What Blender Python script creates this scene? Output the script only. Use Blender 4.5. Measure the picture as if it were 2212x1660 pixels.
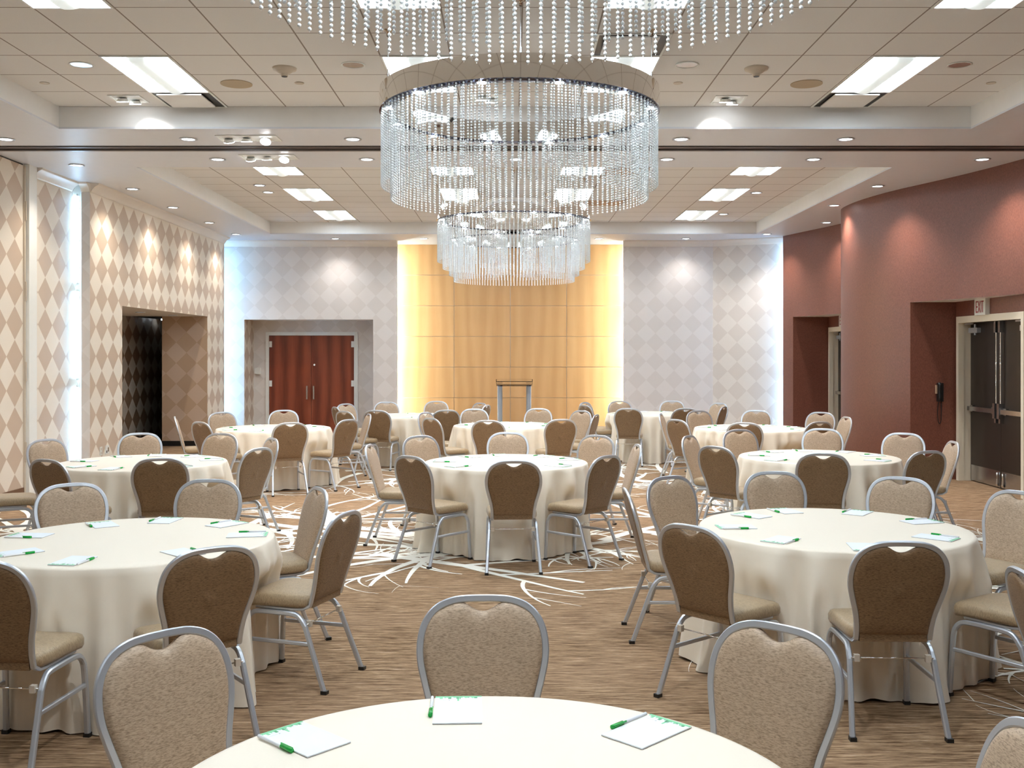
import bpy, math, random
from mathutils import Vector, Matrix
random.seed(7)
PI = math.pi
sc = bpy.context.scene
for o in list(bpy.data.objects):
    bpy.data.objects.remove(o, do_unlink=True)
C = sc.collection

# ------------------------------------------------------------------ camera, world, exposure
CAMZ = 1.77
F = 2200.0
CX, CY = 1104.0, 765.0
cam_d = bpy.data.cameras.new('camera')
cam_d.sensor_width = 36.0
cam_d.lens = F / 2212.0 * 36.0
cam_d.shift_x = (1106.0 - CX) / 2212.0
cam_d.shift_y = -(830.0 - CY) / 2212.0
cam_d.clip_start = 0.05
cam_d.clip_end = 100
cam = bpy.data.objects.new('camera', cam_d)
C.objects.link(cam)
cam.location = (0, 0, CAMZ)
cam.rotation_euler = (PI / 2, 0, 0)
sc.camera = cam

w = bpy.data.worlds.new('world')
sc.world = w
w.use_nodes = True
w.node_tree.nodes['Background'].inputs['Color'].default_value = (0.9, 0.95, 1.0, 1)
w.node_tree.nodes['Background'].inputs['Strength'].default_value = 0.05

sc.view_settings.view_transform = 'Standard'
sc.view_settings.look = 'None'
sc.view_settings.exposure = 0.95
sc.view_settings.gamma = 1.0
sc.view_settings.use_curve_mapping = False
TROFFER = 9.0        # emission of the fluorescent ceiling panels
TUBE = 34.0          # emission of the bluish cove tubes
CHAND = 90.0        # watts of the light inside each chandelier
SPOT = 60.0          # watts of a recessed downlight
try:
    cy = sc.cycles
    cy.use_denoising = True
    cy.max_bounces = 6
    cy.diffuse_bounces = 4
    cy.glossy_bounces = 2
    cy.transmission_bounces = 3
    cy.transparent_max_bounces = 6
    cy.sample_clamp_indirect = 4.0
    cy.caustics_reflective = False
    cy.caustics_refractive = False
    cy.use_light_tree = True
    cy.use_adaptive_sampling = True
    cy.adaptive_threshold = 0.19
    cy.adaptive_min_samples = 16
except Exception:
    pass


def PX(px, Y):
    return (px - CX) / F * Y


def PZ(py, Y):
    return CAMZ + (CY - py) / F * Y


# ------------------------------------------------------------------ materials
MATS = {}


def newmat(name):
    m = bpy.data.materials.new(name)
    m.use_nodes = True
    nt = m.node_tree
    b = nt.nodes['Principled BSDF']
    MATS[name] = m
    return m, nt, b


def N(nt, typ, **kw):
    n = nt.nodes.new(typ)
    for k, v in kw.items():
        setattr(n, k, v)
    return n


def mathn(nt, op, a, b=None, clamp=False):
    n = nt.nodes.new('ShaderNodeMath')
    n.operation = op
    n.use_clamp = clamp
    for i, x in enumerate((a, b)):
        if x is None:
            continue
        if isinstance(x, (int, float)):
            n.inputs[i].default_value = x
        else:
            nt.links.new(x, n.inputs[i])
    return n.outputs[0]


def mixc(nt, fac, a, b):
    n = nt.nodes.new('ShaderNodeMix')
    n.data_type = 'RGBA'
    if isinstance(fac, (int, float)):
        n.inputs[0].default_value = fac
    else:
        nt.links.new(fac, n.inputs[0])
    for i, x in ((6, a), (7, b)):
        if isinstance(x, tuple):
            n.inputs[i].default_value = (*x, 1)
        else:
            nt.links.new(x, n.inputs[i])
    return n.outputs[2]


def coords(nt, scale=(1, 1, 1), out='Object'):
    tc = nt.nodes.new('ShaderNodeTexCoord')
    mp = nt.nodes.new('ShaderNodeMapping')
    mp.inputs['Scale'].default_value = scale
    nt.links.new(tc.outputs[out], mp.inputs['Vector'])
    return mp.outputs[0]


def noise(nt, vec, scale, detail=3, rough=0.6):
    n = nt.nodes.new('ShaderNodeTexNoise')
    n.inputs['Scale'].default_value = scale
    n.inputs['Detail'].default_value = detail
    n.inputs['Roughness'].default_value = rough
    nt.links.new(vec, n.inputs['Vector'])
    return n.outputs['Fac']


def ramp(nt, fac, lo, hi):
    n = nt.nodes.new('ShaderNodeMapRange')
    n.inputs['From Min'].default_value = lo
    n.inputs['From Max'].default_value = hi
    nt.links.new(fac, n.inputs['Value'])
    return n.outputs[0]


def bump(nt, b, h, strength, dist):
    n = nt.nodes.new('ShaderNodeBump')
    n.inputs['Strength'].default_value = strength
    n.inputs['Distance'].default_value = dist
    nt.links.new(h, n.inputs['Height'])
    nt.links.new(n.outputs[0], b.inputs['Normal'])


def plain(name, col, rough=0.5, metal=0.0, spec=0.5, var=0.0, vscale=8.0):
    m, nt, b = newmat(name)
    b.inputs['Roughness'].default_value = rough
    b.inputs['Metallic'].default_value = metal
    b.inputs['Specular IOR Level'].default_value = spec
    v = coords(nt)
    n = noise(nt, v, vscale)
    k = max(var, 0.03)
    c = mixc(nt, n, tuple(x * (1 - k) for x in col), tuple(min(1, x * (1 + k)) for x in col))
    nt.links.new(c, b.inputs['Base Color'])
    return m


def emit(name, col, strength):
    m, nt, b = newmat(name)
    b.inputs['Base Color'].default_value = (0.8, 0.8, 0.8, 1)
    b.inputs['Emission Color'].default_value = (*col, 1)
    b.inputs['Emission Strength'].default_value = strength
    return m


def diamond(name, c1, c2, angle=0.0, size=0.40, rough=0.55, ho=0.0, zo=0.0):
    """wall paper of standing diamonds; h runs along the wall whose plan direction has this angle"""
    m, nt, b = newmat(name)
    tc = nt.nodes.new('ShaderNodeTexCoord')
    sp = nt.nodes.new('ShaderNodeSeparateXYZ')
    nt.links.new(tc.outputs['Object'], sp.inputs[0])
    h = mathn(nt, 'ADD', mathn(nt, 'MULTIPLY', sp.outputs[0], math.cos(angle)), mathn(nt, 'MULTIPLY', sp.outputs[1], math.sin(angle)))
    h = mathn(nt, 'ADD', h, ho)
    z = mathn(nt, 'ADD', sp.outputs[2], zo)
    s = mathn(nt, 'FLOOR', mathn(nt, 'DIVIDE', mathn(nt, 'ADD', h, z), size))
    t = mathn(nt, 'FLOOR', mathn(nt, 'DIVIDE', mathn(nt, 'SUBTRACT', h, z), size))
    par = mathn(nt, 'ABSOLUTE', mathn(nt, 'MODULO', mathn(nt, 'ADD', s, t), 2.0))
    col = mixc(nt, par, c1, c2)
    v = coords(nt, (1, 1, 1))
    n = noise(nt, v, 90, 2)
    col2 = mixc(nt, mathn(nt, 'MULTIPLY', n, 0.10), col, (0.35, 0.28, 0.22))
    nt.links.new(col2, b.inputs['Base Color'])
    r = mathn(nt, 'ADD', mathn(nt, 'MULTIPLY', par, -0.15), rough)
    nt.links.new(r, b.inputs['Roughness'])
    b.inputs['Specular IOR Level'].default_value = 0.35
    return m


M = {}
M['diamond_side'] = diamond('diamond_paper_side_sheen', (0.86, 0.78, 0.67), (0.60, 0.465, 0.355), PI / 2, 0.412, ho=-14.506, zo=-1.943)  # sheen at a glancing view painted in as stronger contrast
M['diamond_back'] = diamond('diamond_paper_back_sheen', (0.76, 0.705, 0.665), (0.82, 0.77, 0.735), 0.0, 0.39, ho=0.195 - 3.80, zo=-2.008)  # same paper; its sheen seen head-on painted in as weak contrast
M['diamond_slant'] = diamond('diamond_paper_slant_sheen', (0.74, 0.68, 0.625), (0.83, 0.78, 0.725), math.atan2(-0.73, 1.40), 0.40, ho=0.2 + 5.595, zo=-2.21)  # same paper, head-on sheen painted into the tones here too
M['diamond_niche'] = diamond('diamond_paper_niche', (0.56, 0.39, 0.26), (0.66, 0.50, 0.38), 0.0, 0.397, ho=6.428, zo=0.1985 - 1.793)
M['diamond_shaded'] = diamond('diamond_paper_shaded', (0.38, 0.33, 0.27), (0.17, 0.10, 0.055), PI / 2, 0.41, ho=-14.506, zo=-1.943)  # shaded copy of the side paper, corridor darkness put into its colours
M['paint'] = plain('white_paint', (0.84, 0.81, 0.76), 0.6)
M['soffit'] = plain('soffit_paint', (0.74, 0.755, 0.80), 0.42, spec=0.4)
M['tray_paint'] = plain('tray_side_paint', (0.88, 0.87, 0.85), 0.6)
M['crown'] = plain('crown_paint', (0.84, 0.78, 0.70), 0.35)
M['frame_paint'] = plain('door_frame_paint', (0.80, 0.72, 0.57), 0.4)
M['frame_white'] = plain('white_frame_paint', (0.86, 0.87, 0.84), 0.4)
M['track'] = plain('partition_track_metal', (0.25, 0.22, 0.21), 0.35, metal=0.6)
M['black'] = plain('black_plastic', (0.01, 0.01, 0.01), 0.4)
M['corridor_shade'] = plain('corridor_shade_black', (0.02, 0.014, 0.01), 0.8)  # near-black colour stands in for the unlit depth of the corridor
M['silver'] = plain('silver_frame_metal', (0.60, 0.63, 0.68), 0.34, metal=0.7)
M['chrome'] = plain('polished_chrome', (0.86, 0.85, 0.83), 0.04, metal=1.0)
M['chrome_dark'] = plain('dark_polished_metal', (0.12, 0.12, 0.16), 0.08, metal=1.0)
M['steel'] = plain('brushed_steel', (0.55, 0.55, 0.56), 0.25, metal=1.0)
M['brass'] = plain('canopy_metal', (0.45, 0.36, 0.28), 0.2, metal=1.0)
M['plate'] = plain('switch_plate_plastic', (0.80, 0.80, 0.76), 0.4)
M['beige_plastic'] = plain('beige_plastic', (0.62, 0.54, 0.44), 0.4)
M['beige_grille'] = plain('speaker_grille', (0.50, 0.40, 0.27), 0.6)
M['vent_tan'] = plain('tan_vent_metal', (0.50, 0.33, 0.22), 0.5)
M['doordark'] = plain('dark_brown_door', (0.022, 0.014, 0.010), 0.35)
M['red'] = plain('exit_red', (0.30, 0.0, 0.004), 0.4)
M['paper'] = plain('pad_paper', (0.82, 0.86, 0.90), 0.5)
M['pad_green'] = plain('pad_print_light_green', (0.22, 0.62, 0.33), 0.5)
M['pad_green2'] = plain('pad_print_dark_green', (0.08, 0.36, 0.16), 0.5)
M['pad_grey'] = plain('pad_print_grey', (0.45, 0.47, 0.5), 0.5)
M['pad_edge'] = plain('pad_board_edge', (0.22, 0.17, 0.19), 0.7)
M['pen_white'] = plain('pen_barrel_plastic', (0.85, 0.86, 0.88), 0.25)
M['pen_green'] = plain('pen_cap_plastic', (0.0, 0.36, 0.04), 0.25)
M['tabletop'] = plain('table_laminate', (0.35, 0.25, 0.17), 0.5)
M['post'] = plain('lectern_post_grey', (0.42, 0.47, 0.53), 0.4, metal=0.2)
M['baseboard'] = plain('brown_baseboard', (0.16, 0.08, 0.04), 0.5)
M['panel_e'] = emit('fluorescent_diffuser', (0.74, 0.885, 1.0), TROFFER)
M['basket_e'] = emit('lamp_basket_diffuser', (0.88, 1.0, 0.98), TROFFER * 0.03)
M['tube_e'] = emit('cove_tube_glow', (0.30, 0.62, 1.0), TUBE * 0.8)
M['tubel_e'] = emit('pier_tube_glow', (0.36, 0.66, 1.0), TUBE * 0.38)
M['tubew_e'] = emit('panel_tube_glow', (0.93, 1.0, 0.90), TUBE * 2.0)
M['lamp_e'] = emit('downlight_lens_glow', (0.9, 0.95, 1.0), 9.0)
M['led_e'] = emit('chandelier_spot_glow', (0.85, 0.93, 1.0), 30.0)
M['cone_off'] = plain('unlit_reflector_cone', (0.75, 0.70, 0.64), 0.25, metal=1.0)
M['sign'] = plain('exit_sign_face', (0.75, 0.74, 0.68), 0.5)

# clear crystal
m, nt, b = newmat('crystal_bead')
b.inputs['Base Color'].default_value = (0.93, 0.98, 1.0, 1)
b.inputs['Roughness'].default_value = 0.10
b.inputs['Transmission Weight'].default_value = 0.25
b.inputs['IOR'].default_value = 1.6
M['bead'] = m
m, nt, b = newmat('clear_acrylic')
b.inputs['Base Color'].default_value = (0.97, 0.98, 1.0, 1)
b.inputs['Roughness'].default_value = 0.03
b.inputs['Transmission Weight'].default_value = 1.0
b.inputs['IOR'].default_value = 1.15
M['acrylic'] = m

# brown woven wall covering
m, nt, b = newmat('brown_wall_fabric')
v = coords(nt, (1, 1, 0.35))
n1 = noise(nt, v, 110, 3)
n2 = noise(nt, coords(nt), 0.8, 2)
c = mixc(nt, ramp(nt, n1, 0.3, 0.7), (0.125, 0.038, 0.023), (0.235, 0.083, 0.053))
c = mixc(nt, mathn(nt, 'MULTIPLY', n2, 0.25), c, (0.225, 0.092, 0.064))
nt.links.new(c, b.inputs['Base Color'])
b.inputs['Roughness'].default_value = 0.42
b.inputs['Specular IOR Level'].default_value = 0.5
bump(nt, b, n1, 0.25, 0.002)
M['brown'] = m

# tablecloth
m, nt, b = newmat('cream_tablecloth')
v = coords(nt)
n1 = noise(nt, v, 500, 2)
c = mixc(nt, n1, (0.85, 0.760, 0.620), (0.90, 0.805, 0.670))
nt.links.new(c, b.inputs['Base Color'])
b.inputs['Roughness'].default_value = 0.55
b.inputs['Sheen Weight'].default_value = 0.25
b.inputs['Sheen Roughness'].default_value = 0.4
M['cloth'] = m


def fabric(name, lo, hi, sheen, ax):
    m, nt, b = newmat(name)
    v = coords(nt, (75, 75, 400) if ax == 'z' else (75, 400, 75))
    n1 = noise(nt, v, 1.0, 3, 0.65)
    v2 = coords(nt, (260, 260, 260))
    n2 = noise(nt, v2, 1.0, 2, 0.5)
    f = mathn(nt, 'ADD', mathn(nt, 'MULTIPLY', ramp(nt, n1, 0.34, 0.56), 0.85), mathn(nt, 'MULTIPLY', n2, 0.15))
    c = mixc(nt, f, lo, hi)
    nt.links.new(c, b.inputs['Base Color'])
    b.inputs['Roughness'].default_value = 0.5
    b.inputs['Sheen Weight'].default_value = sheen
    b.inputs['Sheen Roughness'].default_value = 0.35
    bump(nt, b, n1, 0.35, 0.002)
    return m


M['fab_front'] = fabric('seat_fabric', (0.24, 0.162, 0.100), (0.54, 0.395, 0.270), 0.2, 'z')
M['fab_seat'] = fabric('seat_fabric_top', (0.24, 0.165, 0.090), (0.46, 0.340, 0.205), 0.25, 'y')
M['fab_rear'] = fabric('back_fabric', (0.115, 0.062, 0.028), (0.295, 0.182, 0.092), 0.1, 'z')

# carpet
m, nt, b = newmat('streaked_carpet')
v = coords(nt, (1.6, 22, 1))
n1 = noise(nt, v, 2.2, 6, 0.72)
v2 = coords(nt, (9, 130, 1))
n2 = noise(nt, v2, 1.0, 3, 0.7)
v3 = coords(nt, (1, 2.5, 1))
n3 = noise(nt, v3, 0.55, 2, 0.5)
f = mathn(nt, 'ADD', mathn(nt, 'MULTIPLY', n1, 0.6), mathn(nt, 'MULTIPLY', n2, 0.4))
base = mixc(nt, ramp(nt, f, 0.42, 0.58), (0.10, 0.050, 0.020), (0.48, 0.315, 0.185))
base = mixc(nt, ramp(nt, f, 0.575, 0.69), base, (0.80, 0.67, 0.53))
base = mixc(nt, mathn(nt, 'MULTIPLY', ramp(nt, n3, 0.35, 0.7), 0.3), base, (0.36, 0.23, 0.145))
nt.links.new(base, b.inputs['Base Color'])
b.inputs['Roughness'].default_value = 0.9
b.inputs['Specular IOR Level'].default_value = 0.15
bump(nt, b, n2, 0.3, 0.004)
M['carpet'] = m
M['twig'] = plain('carpet_cream_branches', (0.94, 0.89, 0.80), 0.9, spec=0.1, var=0.12, vscale=120)

# ceiling tiles, 2 ft grid
TX, TY, TS = 0.085, 10.70, 0.6125
m, nt, b = newmat('acoustic_ceiling_tile')
tc = nt.nodes.new('ShaderNodeTexCoord')
sp = nt.nodes.new('ShaderNodeSeparateXYZ')
nt.links.new(tc.outputs['Object'], sp.inputs[0])


def gridline(co, off):
    a = mathn(nt, 'DIVIDE', mathn(nt, 'SUBTRACT', co, off), TS)
    fr = mathn(nt, 'SUBTRACT', a, mathn(nt, 'ROUND', a))
    return mathn(nt, 'LESS_THAN', mathn(nt, 'ABSOLUTE', fr), 0.011)


g = mathn(nt, 'MAXIMUM', gridline(sp.outputs[0], TX), gridline(sp.outputs[1], TY))
n1 = noise(nt, coords(nt), 160, 2)
n2 = noise(nt, coords(nt), 1.3, 2)
c = mixc(nt, n1, (0.78, 0.765, 0.745), (0.86, 0.845, 0.825))
c = mixc(nt, mathn(nt, 'MULTIPLY', n2, 0.25), c, (0.78, 0.75, 0.72))
c = mixc(nt, g, c, (0.30, 0.25, 0.215))
nt.links.new(c, b.inputs['Base Color'])
b.inputs['Roughness'].default_value = 0.85
bump(nt, b, n1, 0.2, 0.002)
M['tile'] = m


def wood(name, dark, light, sx, grain=1.0, rough=0.35, vertical=True):
    m, nt, b = newmat(name)
    v = coords(nt, (sx, sx, 1.1))
    n1 = noise(nt, v, 1.0, 5, 0.65)
    wv = nt.nodes.new('ShaderNodeTexWave')
    wv.inputs['Scale'].default_value = grain
    wv.inputs['Distortion'].default_value = 7
    wv.inputs['Detail'].default_value = 3
    wv.inputs['Detail Scale'].default_value = 1.2
    nt.links.new(coords(nt, (2.2, 2.2, 0.35)), wv.inputs['Vector'])
    f = mathn(nt, 'ADD', mathn(nt, 'MULTIPLY', n1, 0.6), mathn(nt, 'MULTIPLY', wv.outputs['Fac'], 0.4))
    c = mixc(nt, ramp(nt, f, 0.25, 0.75), dark, light)
    nt.links.new(c, b.inputs['Base Color'])
    b.inputs['Roughness'].default_value = rough
    return m


M['maple'] = wood('honey_maple_panel', (0.56, 0.325, 0.140), (0.64, 0.39, 0.185), 12, 0.5, 0.3)
M['cherry'] = wood('cherry_door_veneer', (0.15, 0.028, 0.013), (0.31, 0.070, 0.030), 14, 0.5, 0.32)
M['joint'] = plain('panel_joint_strip', (0.60, 0.56, 0.50), 0.3, metal=0.3)


# ------------------------------------------------------------------ mesh builder
class MB:
    def __init__(s):
        s.v = []
        s.f = []
        s.m = []
        s.sm = []

    def add(s, verts, faces, mi=0, smooth=False):
        o = len(s.v)
        s.v.extend(tuple(p) for p in verts)
        for f in faces:
            s.f.append(tuple(i + o for i in f))
            s.m.append(mi)
            s.sm.append(smooth)

    def box(s, lo, hi, mi=0, mat=None):
        x0, y0, z0 = lo
        x1, y1, z1 = hi
        v = [(x0, y0, z0), (x1, y0, z0), (x1, y1, z0), (x0, y1, z0), (x0, y0, z1), (x1, y0, z1), (x1, y1, z1), (x0, y1, z1)]
        if mat is not None:
            v = [tuple(mat @ Vector(p)) for p in v]
        s.add(v, [(0, 3, 2, 1), (4, 5, 6, 7), (0, 1, 5, 4), (1, 2, 6, 5), (2, 3, 7, 6), (3, 0, 4, 7)], mi)

    def quad(s, a, b, c, d, mi=0):
        s.add([a, b, c, d], [(0, 1, 2, 3)], mi)

    def sweep(s, pts, prof, hint=(1, 0, 0), mi=0, smooth=True, closed=False, cap=True):
        pts = [Vector(p) for p in pts]
        n = len(pts)
        k = len(prof)
        hint = Vector(hint)
        rings = []
        side = None
        for i in range(n):
            if closed:
                t = (pts[(i + 1) % n] - pts[i - 1]).normalized()
            else:
                t = (pts[min(i + 1, n - 1)] - pts[max(i - 1, 0)]).normalized()
            if side is None:
                side = (hint - t * hint.dot(t)).normalized()
            else:
                side = (side - t * side.dot(t)).normalized()
            up = side.cross(t)
            rings.append([tuple(pts[i] + side * a + up * b_) for a, b_ in prof])
        vs = [p for r in rings for p in r]
        fs = []
        for i in range(n if closed else n - 1):
            j = (i + 1) % n
            for q in range(k):
                r = (q + 1) % k
                fs.append((i * k + q, i * k + r, j * k + r, j * k + q))
        if not closed and cap:
            fs.append(tuple(range(k - 1, -1, -1)))
            fs.append(tuple((n - 1) * k + q for q in range(k)))
        s.add(vs, fs, mi, smooth)

    def cyl(s, c, r, z0, z1, n=24, mi=0, smooth=True, r2=None, caps=True):
        r2 = r if r2 is None else r2
        a = [(c[0] + r * math.cos(2 * PI * i / n), c[1] + r * math.sin(2 * PI * i / n), z0) for i in range(n)]
        b_ = [(c[0] + r2 * math.cos(2 * PI * i / n), c[1] + r2 * math.sin(2 * PI * i / n), z1) for i in range(n)]
        s.add(a + b_, [(i, (i + 1) % n, n + (i + 1) % n, n + i) for i in range(n)], mi, smooth)
        if caps:
            s.add(a, [tuple(range(n - 1, -1, -1))], mi)
            s.add(b_, [tuple(range(n))], mi)

    def lathe(s, c, prof, n=24, mi=0, smooth=True):
        vs = []
        for r, z in prof:
            for i in range(n):
                vs.append((c[0] + r * math.cos(2 * PI * i / n), c[1] + r * math.sin(2 * PI * i / n), c[2] + z))
        fs = []
        for k in range(len(prof) - 1):
            for i in range(n):
                j = (i + 1) % n
                fs.append((k * n + i, k * n + j, (k + 1) * n + j, (k + 1) * n + i))
        s.add(vs, fs, mi, smooth)

    def mesh(s, name, mats):
        me = bpy.data.meshes.new(name)
        me.from_pydata(s.v, [], s.f)
        for m_ in mats:
            me.materials.append(m_)
        me.polygons.foreach_set('material_index', s.m)
        me.polygons.foreach_set('use_smooth', s.sm)
        me.update()
        return me

    def build(s, name, mats, parent=None, loc=(0, 0, 0), rot=(0, 0, 0)):
        if not isinstance(mats, (list, tuple)):
            mats = [mats]
        return place(name, s.mesh(name, mats), parent, loc, rot)


def place(name, me, parent=None, loc=(0, 0, 0), rot=(0, 0, 0)):
    o = bpy.data.objects.new(name, me)
    C.objects.link(o)
    o.parent = parent
    o.location = loc
    o.rotation_euler = rot
    return o


def tag(o, label=None, cat=None, group=None, kind=None):
    if label:
        o['label'] = label
    if cat:
        o['category'] = cat
    if group:
        o['group'] = group
    if kind:
        o['kind'] = kind
    return o


def thing(name, label, cat, loc=(0, 0, 0), rz=0.0, group=None):
    o = bpy.data.objects.new(name, None)
    o.empty_display_size = 0.1
    C.objects.link(o)
    o.location = loc
    o.rotation_euler = (0, 0, rz)
    return tag(o, label, cat, group)


def struct(name, mb, mats, label=None):
    o = mb.build(name, mats)
    o['kind'] = 'structure'
    if label:
        o['label'] = label
    return o


def copy_tree(o, parent=None):
    c_ = o.copy()
    C.objects.link(c_)
    c_.parent = parent
    for ch in list(o.children):
        copy_tree(ch, c_)
    return c_


def catmull(pts, n=6, closed=False):
    P = [Vector(p) for p in pts]
    out = []
    m_ = len(P)
    rng = range(m_) if closed else range(m_ - 1)
    for i in rng:
        if closed:
            p0, p1, p2, p3 = P[i - 1], P[i], P[(i + 1) % m_], P[(i + 2) % m_]
        else:
            p0, p1, p2, p3 = P[max(i - 1, 0)], P[i], P[i + 1], P[min(i + 2, m_ - 1)]
        for k in range(n):
            t = k / n
            out.append(0.5 * ((2 * p1) + (p2 - p0) * t + (2 * p0 - 5 * p1 + 4 * p2 - p3) * t * t + (3 * p1 - p0 - 3 * p2 + p3) * t ** 3))
    if not closed:
        out.append(P[-1])
    return out


def rect_prof(a, b_, r=0.25):
    """rounded rectangle profile, half sizes a, b"""
    c_ = min(a, b_) * r * 2
    return [(a, b_ - c_), (a - c_, b_), (-a + c_, b_), (-a, b_ - c_), (-a, -b_ + c_), (-a + c_, -b_), (a - c_, -b_), (a, -b_ + c_)]


def circ_prof(r, n=8):
    return [(r * math.cos(2 * PI * i / n), r * math.sin(2 * PI * i / n)) for i in range(n)]


def spot(name, loc, watts, parent, angle=110, blend=0.8, col=(1, 0.97, 0.93), radius=0.05):
    l = bpy.data.lights.new(name, 'SPOT')
    l.energy = watts
    l.spot_size = math.radians(angle)
    l.spot_blend = blend
    l.color = col
    l.shadow_soft_size = radius
    o = bpy.data.objects.new(name, l)
    C.objects.link(o)
    o.parent = parent
    o.location = loc
    return o


# ------------------------------------------------------------------ floor
ZC = 4.37      # tray ceiling
ZS = 4.136     # soffit
ZN = 2.49      # heads of niches and alcoves
fl = MB()
fl.quad((-9, -4.5, 0), (9, -4.5, 0), (9, 25, 0), (-9, 25, 0), 0)
rb = random.Random(21)
TW = []


def twig(x, y, ang, length, width, lvl):
    n = 9
    bend = rb.uniform(-0.85, 0.85)
    pts = []
    a = ang
    for i in range(n + 1):
        pts.append((x, y, a))
        x += math.cos(a) * length / n
        y += math.sin(a) * length / n
        a += bend / n + rb.uniform(-0.05, 0.05)
    L, R = [], []
    for i, (px_, py_, a) in enumerate(pts):
        w_ = width * (1 - 0.72 * i / n) / 2
        L.append((px_ - math.sin(a) * w_, py_ + math.cos(a) * w_))
        R.append((px_ + math.sin(a) * w_, py_ - math.cos(a) * w_))
    TW.append((L, R))
    if lvl < 3:
        for k in range(rb.choice((2, 3)) if lvl < 2 else rb.choice((1, 2))):
            i = rb.randint(2, n - 1)
            s_ = rb.choice((-1, 1))
            twig(pts[i][0], pts[i][1], pts[i][2] + s_ * rb.uniform(0.35, 0.95), length * rb.uniform(0.4, 0.7), width * (1 - 0.6 * i / n) * 0.75, lvl + 1)


regions = [(-3.6, 2.9, 9.0, 10.7, 34, 1), (-4.6, 3.6, 13.4, 15.7, 36, 1), (3.3, 6.3, 6.4, 10.4, 20, 1), (2.8, 4.6, 4.7, 6.2, 14, 0.5), (-6.0, -3.6, 8.4, 10.8, 10, 1)]
for (xa, xb, ya, yb, cnt, ws) in regions:
    for k in range(cnt):
        x0 = xa + (k + rb.uniform(0.1, 0.9)) * (xb - xa) / cnt
        y0 = rb.uniform(ya, yb)
        base_a = rb.uniform(0, 2 * PI)
        twig(x0, y0, base_a, rb.uniform(1.2, 2.4) * (0.4 + 0.6 * ws), rb.uniform(0.10, 0.17) * ws, 0)
for q, (L, R) in enumerate(TW):
    z = 0.0012 + 0.0000015 * q
    vs = [(p[0], p[1], z) for p in L] + [(p[0], p[1], z) for p in R]
    n = len(L)
    fl.add(vs, [(n + i, n + i + 1, i + 1, i) for i in range(n - 1)], 1)
struct('floor', fl, [M['carpet'], M['twig']], 'brown streaked carpet with cream branch pattern')

# ------------------------------------------------------------------ ceiling: soffit with two tile trays
ce = MB()
XL, XR = -4.75, 4.83
T1 = (-3.4, 10.70)
T2 = (12.9, 20.07)


def soff(x0, x1, y0, y1):
    ce.box((x0, y0, ZS), (x1, y1, ZS + 0.02), 0)


soff(-7.6, XL, -4.2, 22.6)
soff(XR, 7.6, -4.2, 22.6)
soff(XL, XR, -4.2, T1[0])
soff(XL, XR, T1[1], T2[0])
soff(XL, XR, T2[1], 22.6)
for (ya, yb) in (T1, T2):
    ce.box((XL - 0.05, ya - 0.05, ZC), (XR + 0.05, yb + 0.05, ZC + 0.03), 1)
    ce.box((XL - 0.03, ya, ZS + 0.0201), (XL, yb, ZC), 2)
    ce.box((XR, ya, ZS + 0.0201), (XR + 0.03, yb, ZC), 2)
    ce.box((XL, ya - 0.03, ZS + 0.0201), (XR, ya, ZC), 2)
    ce.box((XL, yb, ZS + 0.0201), (XR, yb + 0.03, ZC), 2)
struct('ceiling', ce, [M['soffit'], M['tile'], M['tray_paint']], 'ceiling with tiled trays and painted soffit')
tr = MB()
tr.box((-6.06, 11.60, ZS - 0.012), (6.4, 11.66, ZS + 0.001), 0)
tr.box((-6.06, 11.70, ZS - 0.030), (6.4, 11.74, ZS + 0.001), 0)
tr.box((-6.06, 11.78, ZS - 0.012), (6.4, 11.84, ZS + 0.001), 0)
tr.box((-6.06, 11.66, ZS - 0.004), (6.4, 11.70, ZS + 0.001), 1)
tr.box((-6.06, 11.57, ZS - 0.003), (6.4, 11.60, ZS + 0.001), 1)
struct('trim_1', tr, [M['track'], M['black']], 'metal partition track across the soffit')

# ------------------------------------------------------------------ wall left
WX = -6.065
wl = MB()
ZT = ZS
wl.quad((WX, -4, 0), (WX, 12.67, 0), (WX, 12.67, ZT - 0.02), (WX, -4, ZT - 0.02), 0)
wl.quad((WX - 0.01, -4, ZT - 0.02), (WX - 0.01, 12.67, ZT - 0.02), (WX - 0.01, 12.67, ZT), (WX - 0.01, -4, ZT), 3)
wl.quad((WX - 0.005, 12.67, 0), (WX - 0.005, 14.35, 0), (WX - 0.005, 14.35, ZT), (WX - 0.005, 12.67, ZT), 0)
wl.quad((WX - 0.005, 14.35, 0), (-5.95, 14.35, 0), (-5.95, 14.35, ZT), (WX - 0.005, 14.35, ZT), 2)
# pier end and long wall with niche opening
WP = -5.83
NY0, NY1 = 15.27, 19.55
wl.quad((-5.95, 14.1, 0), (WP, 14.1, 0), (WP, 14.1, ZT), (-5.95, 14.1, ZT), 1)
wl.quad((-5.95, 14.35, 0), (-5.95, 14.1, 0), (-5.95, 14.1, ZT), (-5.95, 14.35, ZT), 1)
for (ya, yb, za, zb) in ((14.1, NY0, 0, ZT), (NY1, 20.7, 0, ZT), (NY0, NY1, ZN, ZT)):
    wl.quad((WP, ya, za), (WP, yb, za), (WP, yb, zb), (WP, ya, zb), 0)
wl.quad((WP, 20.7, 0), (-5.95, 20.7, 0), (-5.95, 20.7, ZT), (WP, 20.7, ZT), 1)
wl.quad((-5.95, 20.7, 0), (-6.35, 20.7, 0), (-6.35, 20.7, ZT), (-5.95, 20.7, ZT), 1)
wl.quad((-6.35, 20.7, 0), (-6.35, 21.3, 0), (-6.35, 21.3, ZT), (-6.35, 20.7, ZT), 1)
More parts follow.
